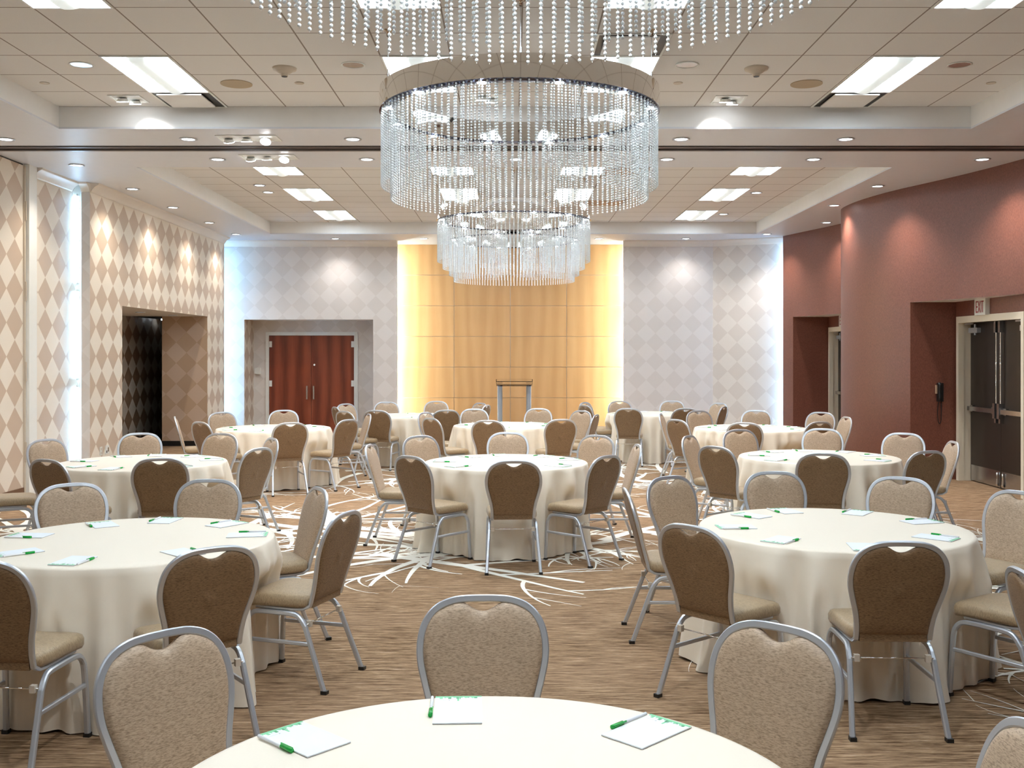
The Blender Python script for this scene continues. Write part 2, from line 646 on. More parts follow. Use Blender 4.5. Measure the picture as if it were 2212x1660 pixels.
# niche
wl.quad((-7.3, NY0, ZN), (WP, NY0, ZN), (WP, NY1, ZN), (-7.3, NY1, ZN), 2)
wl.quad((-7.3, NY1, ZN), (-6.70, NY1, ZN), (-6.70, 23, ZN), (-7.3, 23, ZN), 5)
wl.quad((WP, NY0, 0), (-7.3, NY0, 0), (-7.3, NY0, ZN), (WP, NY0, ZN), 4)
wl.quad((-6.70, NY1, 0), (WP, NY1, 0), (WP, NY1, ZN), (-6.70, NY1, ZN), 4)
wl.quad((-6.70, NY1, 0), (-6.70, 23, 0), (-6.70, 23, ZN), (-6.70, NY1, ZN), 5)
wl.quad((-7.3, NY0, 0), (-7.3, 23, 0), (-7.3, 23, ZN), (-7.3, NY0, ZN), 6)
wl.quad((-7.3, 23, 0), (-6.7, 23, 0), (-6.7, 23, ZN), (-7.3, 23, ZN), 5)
struct('wall_left', wl, [M['diamond_side'], M['diamond_back'], M['paint'], M['black'], M['diamond_niche'], M['corridor_shade'], M['diamond_shaded']], 'diamond papered side wall with a dark niche')
b_ = MB()
b_.box((-6.70, NY1 - 0.012, 0.002), (WP - 0.0, NY1 - 0.001, 0.10), 0)
b_.box((-7.288, NY0, 0.002), (-7.299, 22.9, 0.10), 0)
struct('baseboard_left', b_, [M['black']])
b_ = MB()
b_.box((WX + 0.001, -3.9, 0.002), (WX + 0.014, 12.66, 0.11), 0)
b_.box((WX + 0.001, 12.9, 0.002), (WX + 0.014, 14.3, 0.11), 0)
b_.box((WP + 0.001, 14.1, 0.002), (WP + 0.012, NY0, 0.08), 0)
b_.box((WP + 0.001, NY1, 0.002), (WP + 0.012, 20.7, 0.08), 0)
struct('baseboard_left', b_, [M['baseboard']])
b_ = MB()
b_.box((WX + 0.001, 12.69, 0.002), (WX + 0.06, 12.90, ZS), 0)
b_.box((WX + 0.001, 12.655, 0.002), (WX + 0.02, 12.689, ZS - 0.03), 1)
struct('trim_2', b_, [M['frame_white'], M['beige_plastic']], 'white post at the end of the folding partition')
# hinges on the partition edge
for k, z in enumerate((0.55, 1.55, 2.55, 3.55)):
    h_ = MB()
    h_.cyl((WX + 0.028, 12.672), 0.011, z - 0.12, z + 0.12, 10)
    o = h_.build('partition_hinge', M['beige_plastic'])
    tag(o, ('lowest', 'second lowest', 'second highest', 'highest')[k] + ' hinge knuckle on the white post of the partition', 'hinge', 'hinges on the partition post')


def crown(mb, path, mi=0, d=0.13, h=0.125):
    """path: plan points along the wall, room on the side given by the normals list"""
    for (p, q, nx, ny) in path:
        prof = [(0.0, 0.0), (0.012, 0.0), (0.02, 0.02), (0.035, 0.045), (0.065, 0.075), (0.10, 0.095), (0.118, 0.105), (0.118, 0.119), (d, h - 0.002)]
        vs = []
        for (o_, z_) in prof:
            for e in (p, q):
                vs.append((e[0] + nx * o_, e[1] + ny * o_, ZS - h + z_))
        vs += [(p[0], p[1], ZS - 0.001), (q[0], q[1], ZS - 0.001)]
        n = len(prof)
        mb.add(vs, [(2 * i, 2 * i + 1, 2 * i + 3, 2 * i + 2) for i in range(n - 1)], mi, True)
        mb.add([vs[2 * i] for i in range(n)] + [vs[2 * n]], [tuple(range(n + 1))], mi)
        mb.add([vs[2 * i + 1] for i in range(n)] + [vs[2 * n + 1]], [tuple(range(n, -1, -1))], mi)


cr = MB()
crown(cr, [((WP, 14.1), (WP, 20.7), 1, 0)])
crown(cr, [((-5.95, 14.1), (WP, 14.1), 0, -1)])
struct('trim_3', cr, [M['crown']], 'crown moulding over the diamond wall')
cr = MB()
crown(cr, [((WX, 12.92), (WX, 14.05), 1, 0)])
struct('trim_4', cr, [M['crown']], 'crown moulding over the wall beside the white post')
cr = MB()
crown(cr, [((-6.3, 21.3), (-2.38, 21.3), 0, -1)])
struct('trim_5', cr, [M['crown']], 'crown moulding over the wooden doors')
cr = MB()
sl = Vector((1.34, -0.70)).normalized()
crown(cr, [((2.353, 21.3), (4.22, 21.3), 0, -1), ((4.22, 21.3), (5.56, 20.6), sl.y, -sl.x)])
struct('trim_6', cr, [M['crown']], 'crown moulding beside the wood panel wall')

# ------------------------------------------------------------------ back wall
wb = MB()
Y1, Y2 = 21.3, 22.08
AX0, AX1 = -5.58, -2.885
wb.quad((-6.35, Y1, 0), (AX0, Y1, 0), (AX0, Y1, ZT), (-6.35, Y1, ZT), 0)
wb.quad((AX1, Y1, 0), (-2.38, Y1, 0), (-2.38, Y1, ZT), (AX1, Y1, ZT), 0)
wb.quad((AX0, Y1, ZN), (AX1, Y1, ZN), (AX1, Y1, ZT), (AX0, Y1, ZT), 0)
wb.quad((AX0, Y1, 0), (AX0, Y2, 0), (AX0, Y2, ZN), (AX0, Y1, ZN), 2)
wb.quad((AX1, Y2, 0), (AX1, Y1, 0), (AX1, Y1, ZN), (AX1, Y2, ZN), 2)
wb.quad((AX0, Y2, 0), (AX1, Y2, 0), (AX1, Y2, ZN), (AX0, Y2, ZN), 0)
wb.quad((AX0, Y1, ZN), (AX0, Y2, ZN), (AX1, Y2, ZN), (AX1, Y1, ZN), 1)
wb.box((-2.48, Y1 + 0.001, 0), (-2.38, Y1 + 0.08, ZT), 1)
wb.box((2.353, Y1 + 0.001, 0), (2.45, Y1 + 0.08, ZT), 1)
wb.quad((2.353, Y1, 0), (4.22, Y1, 0), (4.22, Y1, ZT), (2.353, Y1, ZT), 0)
wb.quad((4.22, Y1, 0), (5.62, 20.57, 0), (5.62, 20.57, ZT), (4.22, Y1, ZT), 3)
wb.quad((-2.8, 22.35, 0), (2.8, 22.35, 0), (2.8, 22.35, ZT), (-2.8, 22.35, ZT), 1)
wb.quad((-2.8, Y1 + 0.08, 0), (-2.8, 22.35, 0), (-2.8, 22.35, ZT), (-2.8, Y1 + 0.08, ZT), 1)
wb.quad((2.8, Y1 + 0.08, 0), (2.8, 22.35, 0), (2.8, 22.35, ZT), (2.8, Y1 + 0.08, ZT), 1)
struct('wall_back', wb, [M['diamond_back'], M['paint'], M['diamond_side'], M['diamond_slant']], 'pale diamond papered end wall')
# wood panel wall
wp = MB()
PY = 22.0
colx = [-2.67 + 0.22 + 1.2155 * i for i in range(5)]
colx = [-2.452, -1.232, -0.017, 1.200, 2.416]
rows = [0.02]
zr = PZ(859.8, PY)
rows = [0.0, zr - 0.663, zr, zr + 0.663, zr + 1.326, zr + 1.989, zr + 2.652, ZT]
rows = [r for r in rows if r >= 0]
for i in range(4):
    for j in range(len(rows) - 1):
        wp.box((colx[i] + 0.005, PY, rows[j] + 0.004), (colx[i + 1] - 0.005, PY + 0.03, rows[j + 1] - 0.004), 0)
wp.box((colx[0] - 0.0, PY + 0.012, 0), (colx[4] + 0.0, PY + 0.035, ZT), 1)
o = struct('wall_panel', wp, [M['maple'], M['joint']], 'honey maple panel wall with glowing edges')

# cove tubes
tl = ['top', 'middle', 'bottom']


def cove(x, y, mat, where, group):
    for k in range(3):
        z1 = ZS - 0.14 - k * 1.33
        z0 = z1 - 1.26
        t = thing('cove_tube', '%s fluorescent tube of the three stacked %s' % (tl[k], where), 'fluorescent tube', (x, y, z0), 0, group)
        a = MB()
        a.cyl((0, 0), 0.016, 0.03, z1 - z0 - 0.03, 12)
        a.build('lamp', mat, t)
        for zz in (0.0, z1 - z0 - 0.03):
            a = MB()
            a.cyl((0, 0), 0.019, zz, zz + 0.03, 12)
            a.build('socket', M['plate'], t)


cove(-6.028, 14.17, M['tubel_e'], 'beside the white post pier', 'cove tubes by the pier')
cove(-6.10, 20.98, M['tube_e'], 'in the corner by the wooden doors', 'cove tubes in the door corner')
cove(5.535, 20.50, M['tube_e'], 'in the slot beside the brown wall', 'cove tubes at the brown wall')
cove(-2.56, 21.66, M['tubew_e'], 'along the door edge of the wood panel', 'cove tubes behind the panel door edge')
cove(2.53, 21.66, M['tubew_e'], 'along the exit edge of the wood panel', 'cove tubes behind the panel exit edge')

# ------------------------------------------------------------------ wall right (curved, brown)
wr = MB()
s1 = [(5.46, 20.45), (5.50, 20.28), (5.56, 20.08)]
s1b = catmull([(5.56, 20.08, 0), (5.72, 19.5, 0), (5.90, 18.85, 0), (6.05, 18.25, 0), (6.10, 18.0, 0)], 5)
s1c = [(6.10, 18.0), (6.3, 17.4), (6.3, 17.15), (5.85, 17.15)]
s2 = [tuple(p)[:2] for p in catmull([(5.85, 17.15, 0), (5.62, 17.08, 0), (5.46, 16.85, 0), (5.37, 16.5, 0), (5.35, 16.0, 0), (5.39, 15.5, 0), (5.50, 14.9, 0), (5.645, 14.4, 0)], 5)]
s2b = [tuple(p)[:2] for p in catmull([(5.645, 14.4, 0), (5.88, 13.7, 0), (6.07, 13.0, 0), (6.22, 12.3, 0), (6.38, 11.5, 0), (6.5, 10.8, 0)], 5)]
s3 = [(6.5, 10.8), (6.8, 8.5), (6.8, -4)]


def wallstrip(pts, z0, z1, mi=0):
    vs = []
    for p in pts:
        vs += [(p[0], p[1], z0), (p[0], p[1], z1)]
    wr.add(vs, [(2 * i, 2 * i + 2, 2 * i + 3, 2 * i + 1) for i in range(len(pts) - 1)], mi, True)


wallstrip(s1, 0, ZT)
wallstrip([p[:2] for p in s1b], 2.5, ZT)
wallstrip(s1c, 0, ZT)
wallstrip(s2, 0, ZT)
wallstrip(s2b, 2.5, ZT)
wallstrip(s3, 0, ZT)
wallstrip([(5.46, 20.45), (5.70, 20.53), (5.70, 20.62)], 0, ZT)
DX = 6.26
# alcove A (exit doors further away)
wr.quad((5.56, 20.08, 0), (DX + 0.3, 20.08, 0), (DX + 0.3, 20.08, 2.5), (5.56, 20.08, 2.5), 0)
wr.quad((DX, 18.0, 0), (6.1, 18.0, 0), (6.1, 18.0, 2.5), (DX, 18.0, 2.5), 0)
vs = [(p[0], p[1], 2.5) for p in s1b]
wr.add([(DX + 0.3, 20.08, 2.5)] + vs + [(DX + 0.3, 18.0, 2.5)], [tuple(range(len(vs) + 2))], 1)
# alcove B
wr.quad((5.645, 14.4, 0), (DX + 0.3, 14.33, 0), (DX + 0.3, 14.33, 2.5), (5.645, 14.4, 2.5), 0)
vs = [(p[0], p[1], 2.5) for p in s2b]
wr.add([(6.75, 14.33, 2.5)] + vs + [(6.75, 10.8, 2.5)], [tuple(range(len(vs) + 2))], 1)
wr.quad((6.75, 10.8, 0), (6.5, 10.8, 0), (6.5, 10.8, 2.5), (6.75, 10.8, 2.5), 0)


def doorwall(yfar, ynear, dfar, dnear):
    """plane X=DX with an opening dfar..dnear up to 2.27"""
    for (ya, yb, za, zb) in ((yfar, dfar, 0, 2.5), (dnear, ynear, 0, 2.5), (dfar, dnear, 2.27, 2.5)):
        wr.quad((DX, ya, za), (DX, yb, za), (DX, yb, zb), (DX, ya, zb), 0)


doorwall(20.08, 18.0, 20.04, 18.12)
doorwall(14.33, 10.8, 14.28, 12.40)
struct('wall_right', wr, [M['brown'], M['paint']], 'curved brown textured wall with two door alcoves')
wf = MB()
wf.quad((-6.2, -4, 0), (7, -4, 0), (7, -4, ZT), (-6.2, -4, ZT), 0)
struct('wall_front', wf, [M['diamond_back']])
b_ = MB()
for pts in ([p for p in s2], ):
    for i in range(len(pts) - 1):
        p, q = Vector((*pts[i], 0)), Vector((*pts[i + 1], 0))
        t = (q - p).normalized()
        nrm = Vector((t.y, -t.x, 0))
        if nrm.x > 0:
            nrm = -nrm
        a, c_ = p + nrm * 0.012, q + nrm * 0.012
        b_.add([(a.x, a.y, 0.002), (c_.x, c_.y, 0.002), (c_.x, c_.y, 0.09), (a.x, a.y, 0.09), (q.x, q.y, 0.09), (p.x, p.y, 0.09)], [(0, 1, 2, 3), (3, 2, 4, 5)], 0)
b_.box((5.66, 14.375, 0.002), (6.25, 14.39, 0.09), 0)
struct('baseboard_right', b_, [M['black']])


# ------------------------------------------------------------------ doors
def dark_doors(name, yfar, ynear, label):
    root = bpy.data.objects.new(name, None)
    C.objects.link(root)
    root['kind'] = 'structure'
    root['label'] = label
    # frame: outer at wall plane, stepped jambs
    fr = MB()
    zt = 2.29
    for (x0, x1, w_) in ((DX - 0.02, DX + 0.06, 0.07), (DX + 0.06, DX + 0.19, 0.05)):
        fr.box((x0, yfar - w_, 0), (x1, yfar, zt - (0 if x0 < DX else 0.0)), 0)
        fr.box((x0, ynear, 0), (x1, ynear + w_, zt), 0)
        fr.box((x0, ynear + w_, zt - w_ - 0.02), (x1, yfar - w_, zt), 0)
    fr.build('door_frame', M['frame_paint'], root)
    ya, yb = yfar - 0.055, ynear + 0.055
    mid = (ya + yb) / 2
    dx = DX + 0.16
    for s_, (y0, y1) in enumerate(((mid + 0.002, ya), (yb, mid - 0.002))):
        d = MB()
        d.box((dx, y0, 0.012), (dx + 0.045, y1, 2.21), 0)
        leaf = d.build('door_leaf', M['doordark'], root)
        k = MB()
        k.box((dx - 0.003, y0 + 0.02, 0.014), (dx - 0.0005, y1 - 0.02, 0.23), 0)
        k.build('kick_plate', M['steel'], leaf)
        # panic bar with end block near the meeting edge
        e = 1 if s_ == 0 else -1
        ym = mid + e * 0.06
        bar = MB()
        yy0, yy1 = sorted((ym + e * 0.04, (y1 if s_ == 0 else y0) - e * 0.03))
        bar.box((dx - 0.065, yy0, 0.985), (dx - 0.035, yy1, 1.045), 0)
        bar.box((dx - 0.036, yy0 + 0.02, 0.97), (dx, yy0 + 0.10, 1.06), 0)
        bar.box((dx - 0.036, yy1 - 0.10, 0.97), (dx, yy1 - 0.02, 1.06), 0)
        bar.build('panic_bar', M['steel'], leaf)
        lk = MB()
        lk.box((dx - 0.075, ym - 0.03, 0.92), (dx, ym + 0.03, 1.12), 0)
        lk.box((dx - 0.055, ym - 0.022, 0.86), (dx, ym + 0.022, 0.92), 0)
        lk.build('latch_case', M['steel'], leaf)
        rd = MB()
        rd.cyl((dx - 0.035, ym), 0.012, 1.12, 2.05, 12)
        rd.lathe((dx - 0.035, ym, 1.62), [(0.013, 0), (0.016, 0.01), (0.016, 0.03), (0.013, 0.04)], 12)
        rd.build('vertical_rod', M['chrome'], leaf)
        tp = MB()
        tp.box((dx - 0.06, ym - 0.025, 2.05), (dx, ym + 0.025, 2.20), 0)
        tp.build('top_latch', M['steel'], leaf)
        cl = MB()
        yc = (y1 - 0.17) if s_ == 0 else (y0 + 0.17)
        cl.box((dx - 0.055, yc - 0.14, 2.06), (dx - 0.001, yc + 0.12, 2.13), 0)
        cl.box((dx - 0.10, yc - 0.10, 2.175), (dx - 0.085, yc + 0.14, 2.195), 0)
        cl.cyl((dx - 0.03, yc - 0.03), 0.014, 2.03, 2.18, 10)
        cl.build('door_closer', M['silver'], leaf)
        fb = MB()
        fb.lathe((dx - 0.02, mid + e * 0.075, 0.03), [(0.012, 0), (0.018, 0.02), (0.012, 0.04), (0.008, 0.12), (0.012, 0.17), (0.002, 0.18)], 10)
        fb.build('foot_bolt', M['chrome'], leaf)
    return root


dark_doors('door_2', 20.04, 18.12, 'dark double exit doors mostly hidden behind the curved brown wall')
dark_doors('door_3', 14.28, 12.40, 'dark double exit doors under the fully visible exit sign')

# cherry doors
root = bpy.data.objects.new('door_1', None)
C.objects.link(root)
root['kind'] = 'structure'
root['label'] = 'cherry wood double doors with white frame'
D0, D1, DZ = -5.235, -3.395, 2.17
fr = MB()
for (o_, y0, y1) in ((0.075, 22.035, 22.079), (0.03, 22.02, 22.079)):
    fr.box((D0 - o_, y0, 0), (D0, y1, DZ + o_), 0)
    fr.box((D1, y0, 0), (D1 + o_, y1, DZ + o_), 0)
    fr.box((D0, y0, DZ), (D1, y1, DZ + o_), 0)
fr.build('door_frame', M['frame_white'], root)
mid = -4.322
for (x0, x1, hx) in ((D0 + 0.003, mid - 0.003, mid - 0.085), (mid + 0.003, D1 - 0.003, mid + 0.06)):
    d = MB()
    d.box((x0, 22.035, 0.01), (x1, 22.078, DZ - 0.003), 0)
    leaf = d.build('door_leaf', M['cherry'], root)
    h_ = MB()
    h_.box((hx - 0.016, 21.975, 0.79), (hx + 0.016, 21.99, 1.08), 0)
    h_.box((hx - 0.01, 21.99, 0.81), (hx + 0.01, 22.035, 0.83), 0)
    h_.box((hx - 0.01, 21.99, 1.04), (hx + 0.01, 22.035, 1.06), 0)
    h_.build('door_handle', M['steel'], leaf)
    xh = x0 + 0.0 if x0 < mid else x1 - 0.06
    for zh in (0.30, 1.13, 1.98):
        h_ = MB()
        h_.box((xh, 22.024, zh - 0.065), (xh + 0.06, 22.034, zh + 0.065), 0)
        h_.build('hinge_plate', M['frame_white'], leaf)
lk = MB()
lk.cyl((0, 0), 0.022, 0, 0.02, 16)
lk.build('lock_cylinder', M['chrome'], root, (mid + 0.07, 22.033, 1.535), (PI / 2, 0, 0))


# ------------------------------------------------------------------ small wall things
def wallbox(name, lo, hi, mat, label, cat, group=None, extra=None):
    m_ = MB()
    m_.box(lo, hi, 0)
    root = thing(name, label, cat, (0, 0, 0), 0, group)
    m_.build('cover', mat, root)
    if extra:
        for (n_, l_, h_, mt) in extra:
            q = MB()
            q.box(l_, h_, 0)
            q.build(n_, mt, root)
    return root


wallbox('thermostat', (-5.50, 22.0, PZ(809, 22)), (-5.42, 22.079, PZ(795, 22)), M['plate'], 'white wall controller box at the corner of the wooden door alcove', 'wall controller',
        extra=[('side_panel', (-5.545, 22.02, PZ(808, 22)), (-5.501, 22.079, PZ(796, 22)), M['plate'])])
wallbox('outlet_plate', (WP + 0.001, 14.43, 0.33), (WP + 0.012, 14.50, 0.45), M['plate'], 'white outlet plate on the diamond wall, nearer the glowing corner', 'outlet', 'outlet plates on the diamond wall',
        extra=[('socket', (WP + 0.012, 14.45, 0.345), (WP + 0.014, 14.48, 0.38), M['beige_plastic']), ('socket', (WP + 0.012, 14.45, 0.40), (WP + 0.014, 14.48, 0.435), M['beige_plastic'])])
wallbox('outlet_plate', (WP + 0.001, 14.62, 0.33), (WP + 0.012, 14.74, 0.45), M['plate'], 'white outlet plate on the diamond wall, nearer the dark niche', 'outlet', 'outlet plates on the diamond wall',
        extra=[('socket', (WP + 0.012, 14.64, 0.345), (WP + 0.014, 14.67, 0.38), M['black']), ('jack', (WP + 0.012, 14.69, 0.36), (WP + 0.014, 14.73, 0.42), M['steel'])])
# outlet on the slanted pale wall
ang = math.atan2(-0.73, 1.40)
px_, py_ = 4.82, 21.3 - 0.73 * (4.82 - 4.22) / 1.40
o = thing('outlet_plate', 'white outlet plate on the pale slanted wall beside the brown wall', 'outlet', (px_, py_, 0.43), ang)
m_ = MB(); m_.box((-0.04, -0.014, -0.065), (0.04, -0.002, 0.065), 0); m_.build('cover', M['plate'], o)
m_ = MB(); m_.box((-0.015, -0.016, -0.04), (0.015, -0.0145, 0.04), 0); m_.build('socket', M['black'], o)
# wall phone in exit alcove
o = thing('wall_phone', 'black wall telephone with hanging cord beside the dark exit doors', 'telephone', (6.03, 14.355, 1.24), 0)
m_ = MB(); m_.box((-0.035, -0.05, -0.14), (0.045, -0.002, 0.12), 0); m_.build('base', M['black'], o)
m_ = MB()
m_.sweep(catmull([(-0.02, -0.06, -0.13), (-0.02, -0.09, -0.10), (-0.02, -0.085, 0.0), (-0.02, -0.09, 0.09), (-0.02, -0.06, 0.12)], 4), rect_prof(0.022, 0.014, 0.3))
m_.build('handset', M['black'], o)
m_ = MB()
m_.sweep(catmull([(-0.02, -0.05, -0.13), (-0.03, -0.03, -0.25), (-0.025, -0.03, -0.40), (0.0, -0.03, -0.45), (0.02, -0.03, -0.38), (0.02, -0.03, -0.14)], 6), circ_prof(0.006, 6))
m_.build('cord', M['black'], o)
m_ = MB(); m_.box((-0.055, -0.03, -0.03), (-0.036, -0.002, 0.09), 0); m_.build('bracket', M['vent_tan'], o)


def exit_sign(yc, zc, label):
    root = thing('exit_sign', label, 'exit sign', (DX - 0.001, yc, zc), 0)
    m_ = MB()
    m_.box((-0.06, -0.155, -0.11), (0, 0.155, 0.11), 0)
    m_.build('housing', M['sign'], root)
    # letters, drawn in local y (far = +y is the left of the word), thickness in x
    H, Wd, S = 0.155, 0.055, 0.018

    def stroke(mb, u0, v0, u1, v1, wdt=S):
        a = Vector((u0, v0)); c_ = Vector((u1, v1))
        t = (c_ - a).normalized(); n_ = Vector((-t.y, t.x)) * wdt / 2
        q = [a + n_, a - n_, c_ - n_, c_ + n_]
        vs = [(-0.0615, -p.x, p.y) for p in q] + [(-0.0601, -p.x, p.y) for p in q]
        mb.add(vs, [(0, 1, 2, 3), (7, 6, 5, 4), (0, 4, 5, 1), (1, 5, 6, 2), (2, 6, 7, 3), (3, 7, 4, 0)], 0)
    h = H / 2
    for ch, u in (('E', -0.115), ('X', -0.045), ('I', 0.030), ('T', 0.055)):
        mb = MB()
        if ch == 'E':
            stroke(mb, u + S / 2, -h, u + S / 2, h)
            for v in (-h + S / 2, 0, h - S / 2):
                stroke(mb, u + S, v, u + Wd, v)
        elif ch == 'X':
            stroke(mb, u, -h, u + Wd, h)
            stroke(mb, u, h, u + Wd, -h)
        elif ch == 'I':
            stroke(mb, u + S / 2, -h, u + S / 2, h)
        else:
            stroke(mb, u, h - S / 2, u + Wd, h - S / 2)
            stroke(mb, u + Wd / 2, -h, u + Wd / 2, h - S)
        mb.build('letter', M['red'], root)


exit_sign(13.47, 2.395, 'white EXIT sign with red letters over the open-view dark doors')
exit_sign(19.10, 2.395, 'white EXIT sign mostly hidden behind the curved brown wall')

# ------------------------------------------------------------------ troffers
tro_frame = MB()
L2, W2 = 1.225, 0.6125
for (x0, x1, y0, y1) in ((-W2 / 2, W2 / 2, -L2 / 2, -L2 / 2 + 0.018), (-W2 / 2, W2 / 2, L2 / 2 - 0.018, L2 / 2), (-W2 / 2, -W2 / 2 + 0.018, -L2 / 2 + 0.018, L2 / 2 - 0.018), (W2 / 2 - 0.018, W2 / 2, -L2 / 2 + 0.018, L2 / 2 - 0.018)):
    tro_frame.box((x0, y0, -0.012), (x1, y1, -0.001), 0)
tro_frame = tro_frame.mesh('frame', [M['frame_white']])
a = MB()
a.box((-W2 / 2 + 0.018, -L2 / 2 + 0.018, -0.007), (-0.085, L2 / 2 - 0.018, -0.003), 0)
a.box((0.085, -L2 / 2 + 0.018, -0.007), (W2 / 2 - 0.018, L2 / 2 - 0.018, -0.003), 0)
tro_diff = a.mesh('diffuser', [M['panel_e']])
a = MB()
vs, fs = [], []
nn = 10
prof = [(0.085 * math.cos(PI * i / nn), 0.05 * math.sin(PI * i / nn)) for i in range(nn + 1)]
ys = [(-L2 / 2 + 0.03, 0.0), (-L2 / 2 + 0.05, 0.6), (-L2 / 2 + 0.10, 0.95), (-L2 / 2 + 0.15, 1), (L2 / 2 - 0.15, 1), (L2 / 2 - 0.10, 0.95), (L2 / 2 - 0.05, 0.6), (L2 / 2 - 0.03, 0.0)]
for (y, s_) in ys:
    for (x, z) in prof:
        vs.append((x, y, -0.004 - z * s_))
k = nn + 1
for i in range(len(ys) - 1):
    for j in range(nn):
        fs.append((i * k + j, i * k + j + 1, (i + 1) * k + j + 1, (i + 1) * k + j))
a.add(vs, fs, 0, True)
tro_bask = a.mesh('lamp_basket', [M['basket_e']])
tro_root = None


def troffer(x, y, label, group):
    root = thing('fluorescent_troffer', label, 'ceiling light', (x, y, ZC), 0, group)
    place('frame', tro_frame, root)
    place('diffuser', tro_diff, root)
    place('lamp_basket', tro_bask, root)
    return root


def colx_(k):
    return TX + TS * (k + 0.5)


cols = [(-6, 'in the diamond wall column'), (-2, 'in the door-side middle column'), (1, 'in the exit-side middle column'), (5, 'in the brown wall column')]
rowsY = [(TY - TS * 2, 'front tray, in front of the soffit drop', 'large panels of the front tray'), (TY - TS * 6, 'front tray, row cropped by the top edge', 'cropped panels of the front tray'),
         (TY - TS * 11, 'front tray, unseen over the camera', 'panels over the camera'), (TY - TS * 16, 'front tray, unseen behind the camera', 'panels behind the camera')]  # both rows are out of view, added for the light they give
for (y, rl, g) in rowsY:
    for (k, cl) in cols:
        troffer(colx_(k), y, 'recessed fluorescent panel %s, %s' % (cl, rl), g)
for (y, rl) in ((14.12, 'first row of the rear tray'), (16.56, 'second row of the rear tray'), (19.02, 'third row of the rear tray')):
    for (k, cl) in cols:
        troffer(colx_(k) + 0.0, y, 'recessed fluorescent panel %s, %s' % (cl, rl), 'panels of the rear tray')

# ------------------------------------------------------------------ downlights
a = MB()
a.lathe((0, 0, 0), [(0.062, -0.001), (0.095, -0.001), (0.098, -0.006), (0.095, -0.011), (0.074, -0.011), (0.070, -0.004), (0.062, -0.001)], 28)
dl_ring = a.mesh('trim_ring', [M['silver']])
a = MB()
a.cyl((0, 0), 0.072, -0.004, -0.002, 24)
dl_lens = a.mesh('lens', [M['lamp_e']])


def downlight(x, y, z, label, group, watts=SPOT, col=(1.0, 0.96, 0.92), s=1.0):
    root = thing('recessed_downlight', label, 'downlight', (x, y, z), 0, group)
    o1 = place('trim_ring', dl_ring, root)
    o2 = place('lens', dl_lens, root)
    if s != 1.0:
        o1.scale = (s, s, 1)
        o2.scale = (s, s, 1)
    if watts:
        spot('lamp_light', (0, 0, -0.02), watts, root, 115, 0.9, col)


ordn = ['first', 'second', 'third', 'fourth', 'fifth', 'sixth', 'seventh']
for i, x in enumerate((-5.56, -3.55, -1.74, 0.07, 1.87, 3.68)):
    downlight(x, 11.2, ZS, 'round lit downlight, %s from the diamond wall, just before the ceiling track' % ordn[i], 'downlights before the track')
for i, x in enumerate((-3.56, -1.75, 0.06, 1.89, 3.67, 5.72)):
    downlight(x, 12.36, ZS, 'round lit downlight, %s from the diamond wall, just beyond the ceiling track' % ordn[i], 'downlights beyond the track', SPOT if i < 5 else SPOT * 1.6)
for i, (x, y) in enumerate(((-5.44, 12.75), (-5.42, 14.58), (-5.45, 16.42), (-5.43, 18.33), (-5.43, 20.1))):
    downlight(x, y, ZS, 'round lit downlight along the diamond wall, %s in its row' % ordn[i], 'downlights along the diamond wall', SPOT * 0.8, (1.0, 0.90, 0.76))
for i, (x, y) in enumerate(((5.16, 14.34), (5.14, 16.2), (5.67, 18.3), (5.04, 20.07))):
    downlight(x, y, ZS, 'round lit downlight along the brown wall, %s in its row' % ordn[i], 'downlights along the brown wall', SPOT * 1.3)
for i, x in enumerate((-3.6, -1.79, 0.06, 1.80, 3.58)):
    downlight(x, 20.86, ZS, 'small lit downlight before the end wall, %s from the wooden doors' % ordn[i], 'downlights before the end wall', SPOT * 0.45)
for i, (x, y) in enumerate(((-6.37, 17.5), (-6.26, 18.85))):
    downlight(x, y, ZN, 'downlight in the niche ceiling, %s of two' % ordn[i], 'downlights in the niche', 6, s=0.85)
for i, (x, y) in enumerate(((-3.87, 15.67), (-3.9, 16.35), (3.95, 16.4), (3.94, 18.9))):
    downlight(x, y, ZC, 'small downlight in the rear tray, %s counted from the diamond wall' % ordn[i], 'downlights in the rear tray', 0)
# bulb tip in the corridor
m_ = MB(); m_.cyl((0, 0), 0.03, -0.03, 0, 12)
o = m_.build('corridor_lamp', M['lamp_e'], None, (-7.15, 20.9, ZN - 0.001))
tag(o, 'tiny bright lamp in the dark corridor ceiling', 'lamp')

# unlit mirrored cones
a = MB()
a.lathe((0, 0, 0), [(0.095, -0.001), (0.108, -0.001), (0.110, -0.006), (0.100, -0.009), (0.092, -0.004)], 28)
c_ring = a.mesh('trim_ring', [M['frame_white']])
a = MB()
n = 40
vs = []
for i in range(n):
    r = 0.094 if i % 2 else 0.090
    vs.append((r * math.cos(2 * PI * i / n), r * math.sin(2 * PI * i / n), -0.003))
for i in range(n):
    r = 0.030 if i % 2 else 0.024
    vs.append((r * math.cos(2 * PI * i / n), r * math.sin(2 * PI * i / n), -0.0012))
a.add(vs, [(i, n + i, n + (i + 1) % n, (i + 1) % n) for i in range(n)], 0, False)
a.add(vs[n:], [tuple(range(n))], 0)
c_cone = a.mesh('reflector', [M['cone_off']])
for i, (x, y) in enumerate(((-3.86, 9.15), (-1.42, 9.15), (1.58, 9.15), (4.03, 9.15))):
    root = thing('recessed_downlight', 'unlit mirrored downlight in the front tray, %s from the diamond wall' % ordn[i], 'downlight', (x, y, ZC), 0, 'unlit mirrored downlights')
    place('trim_ring', c_ring, root)
    place('reflector', c_cone, root)
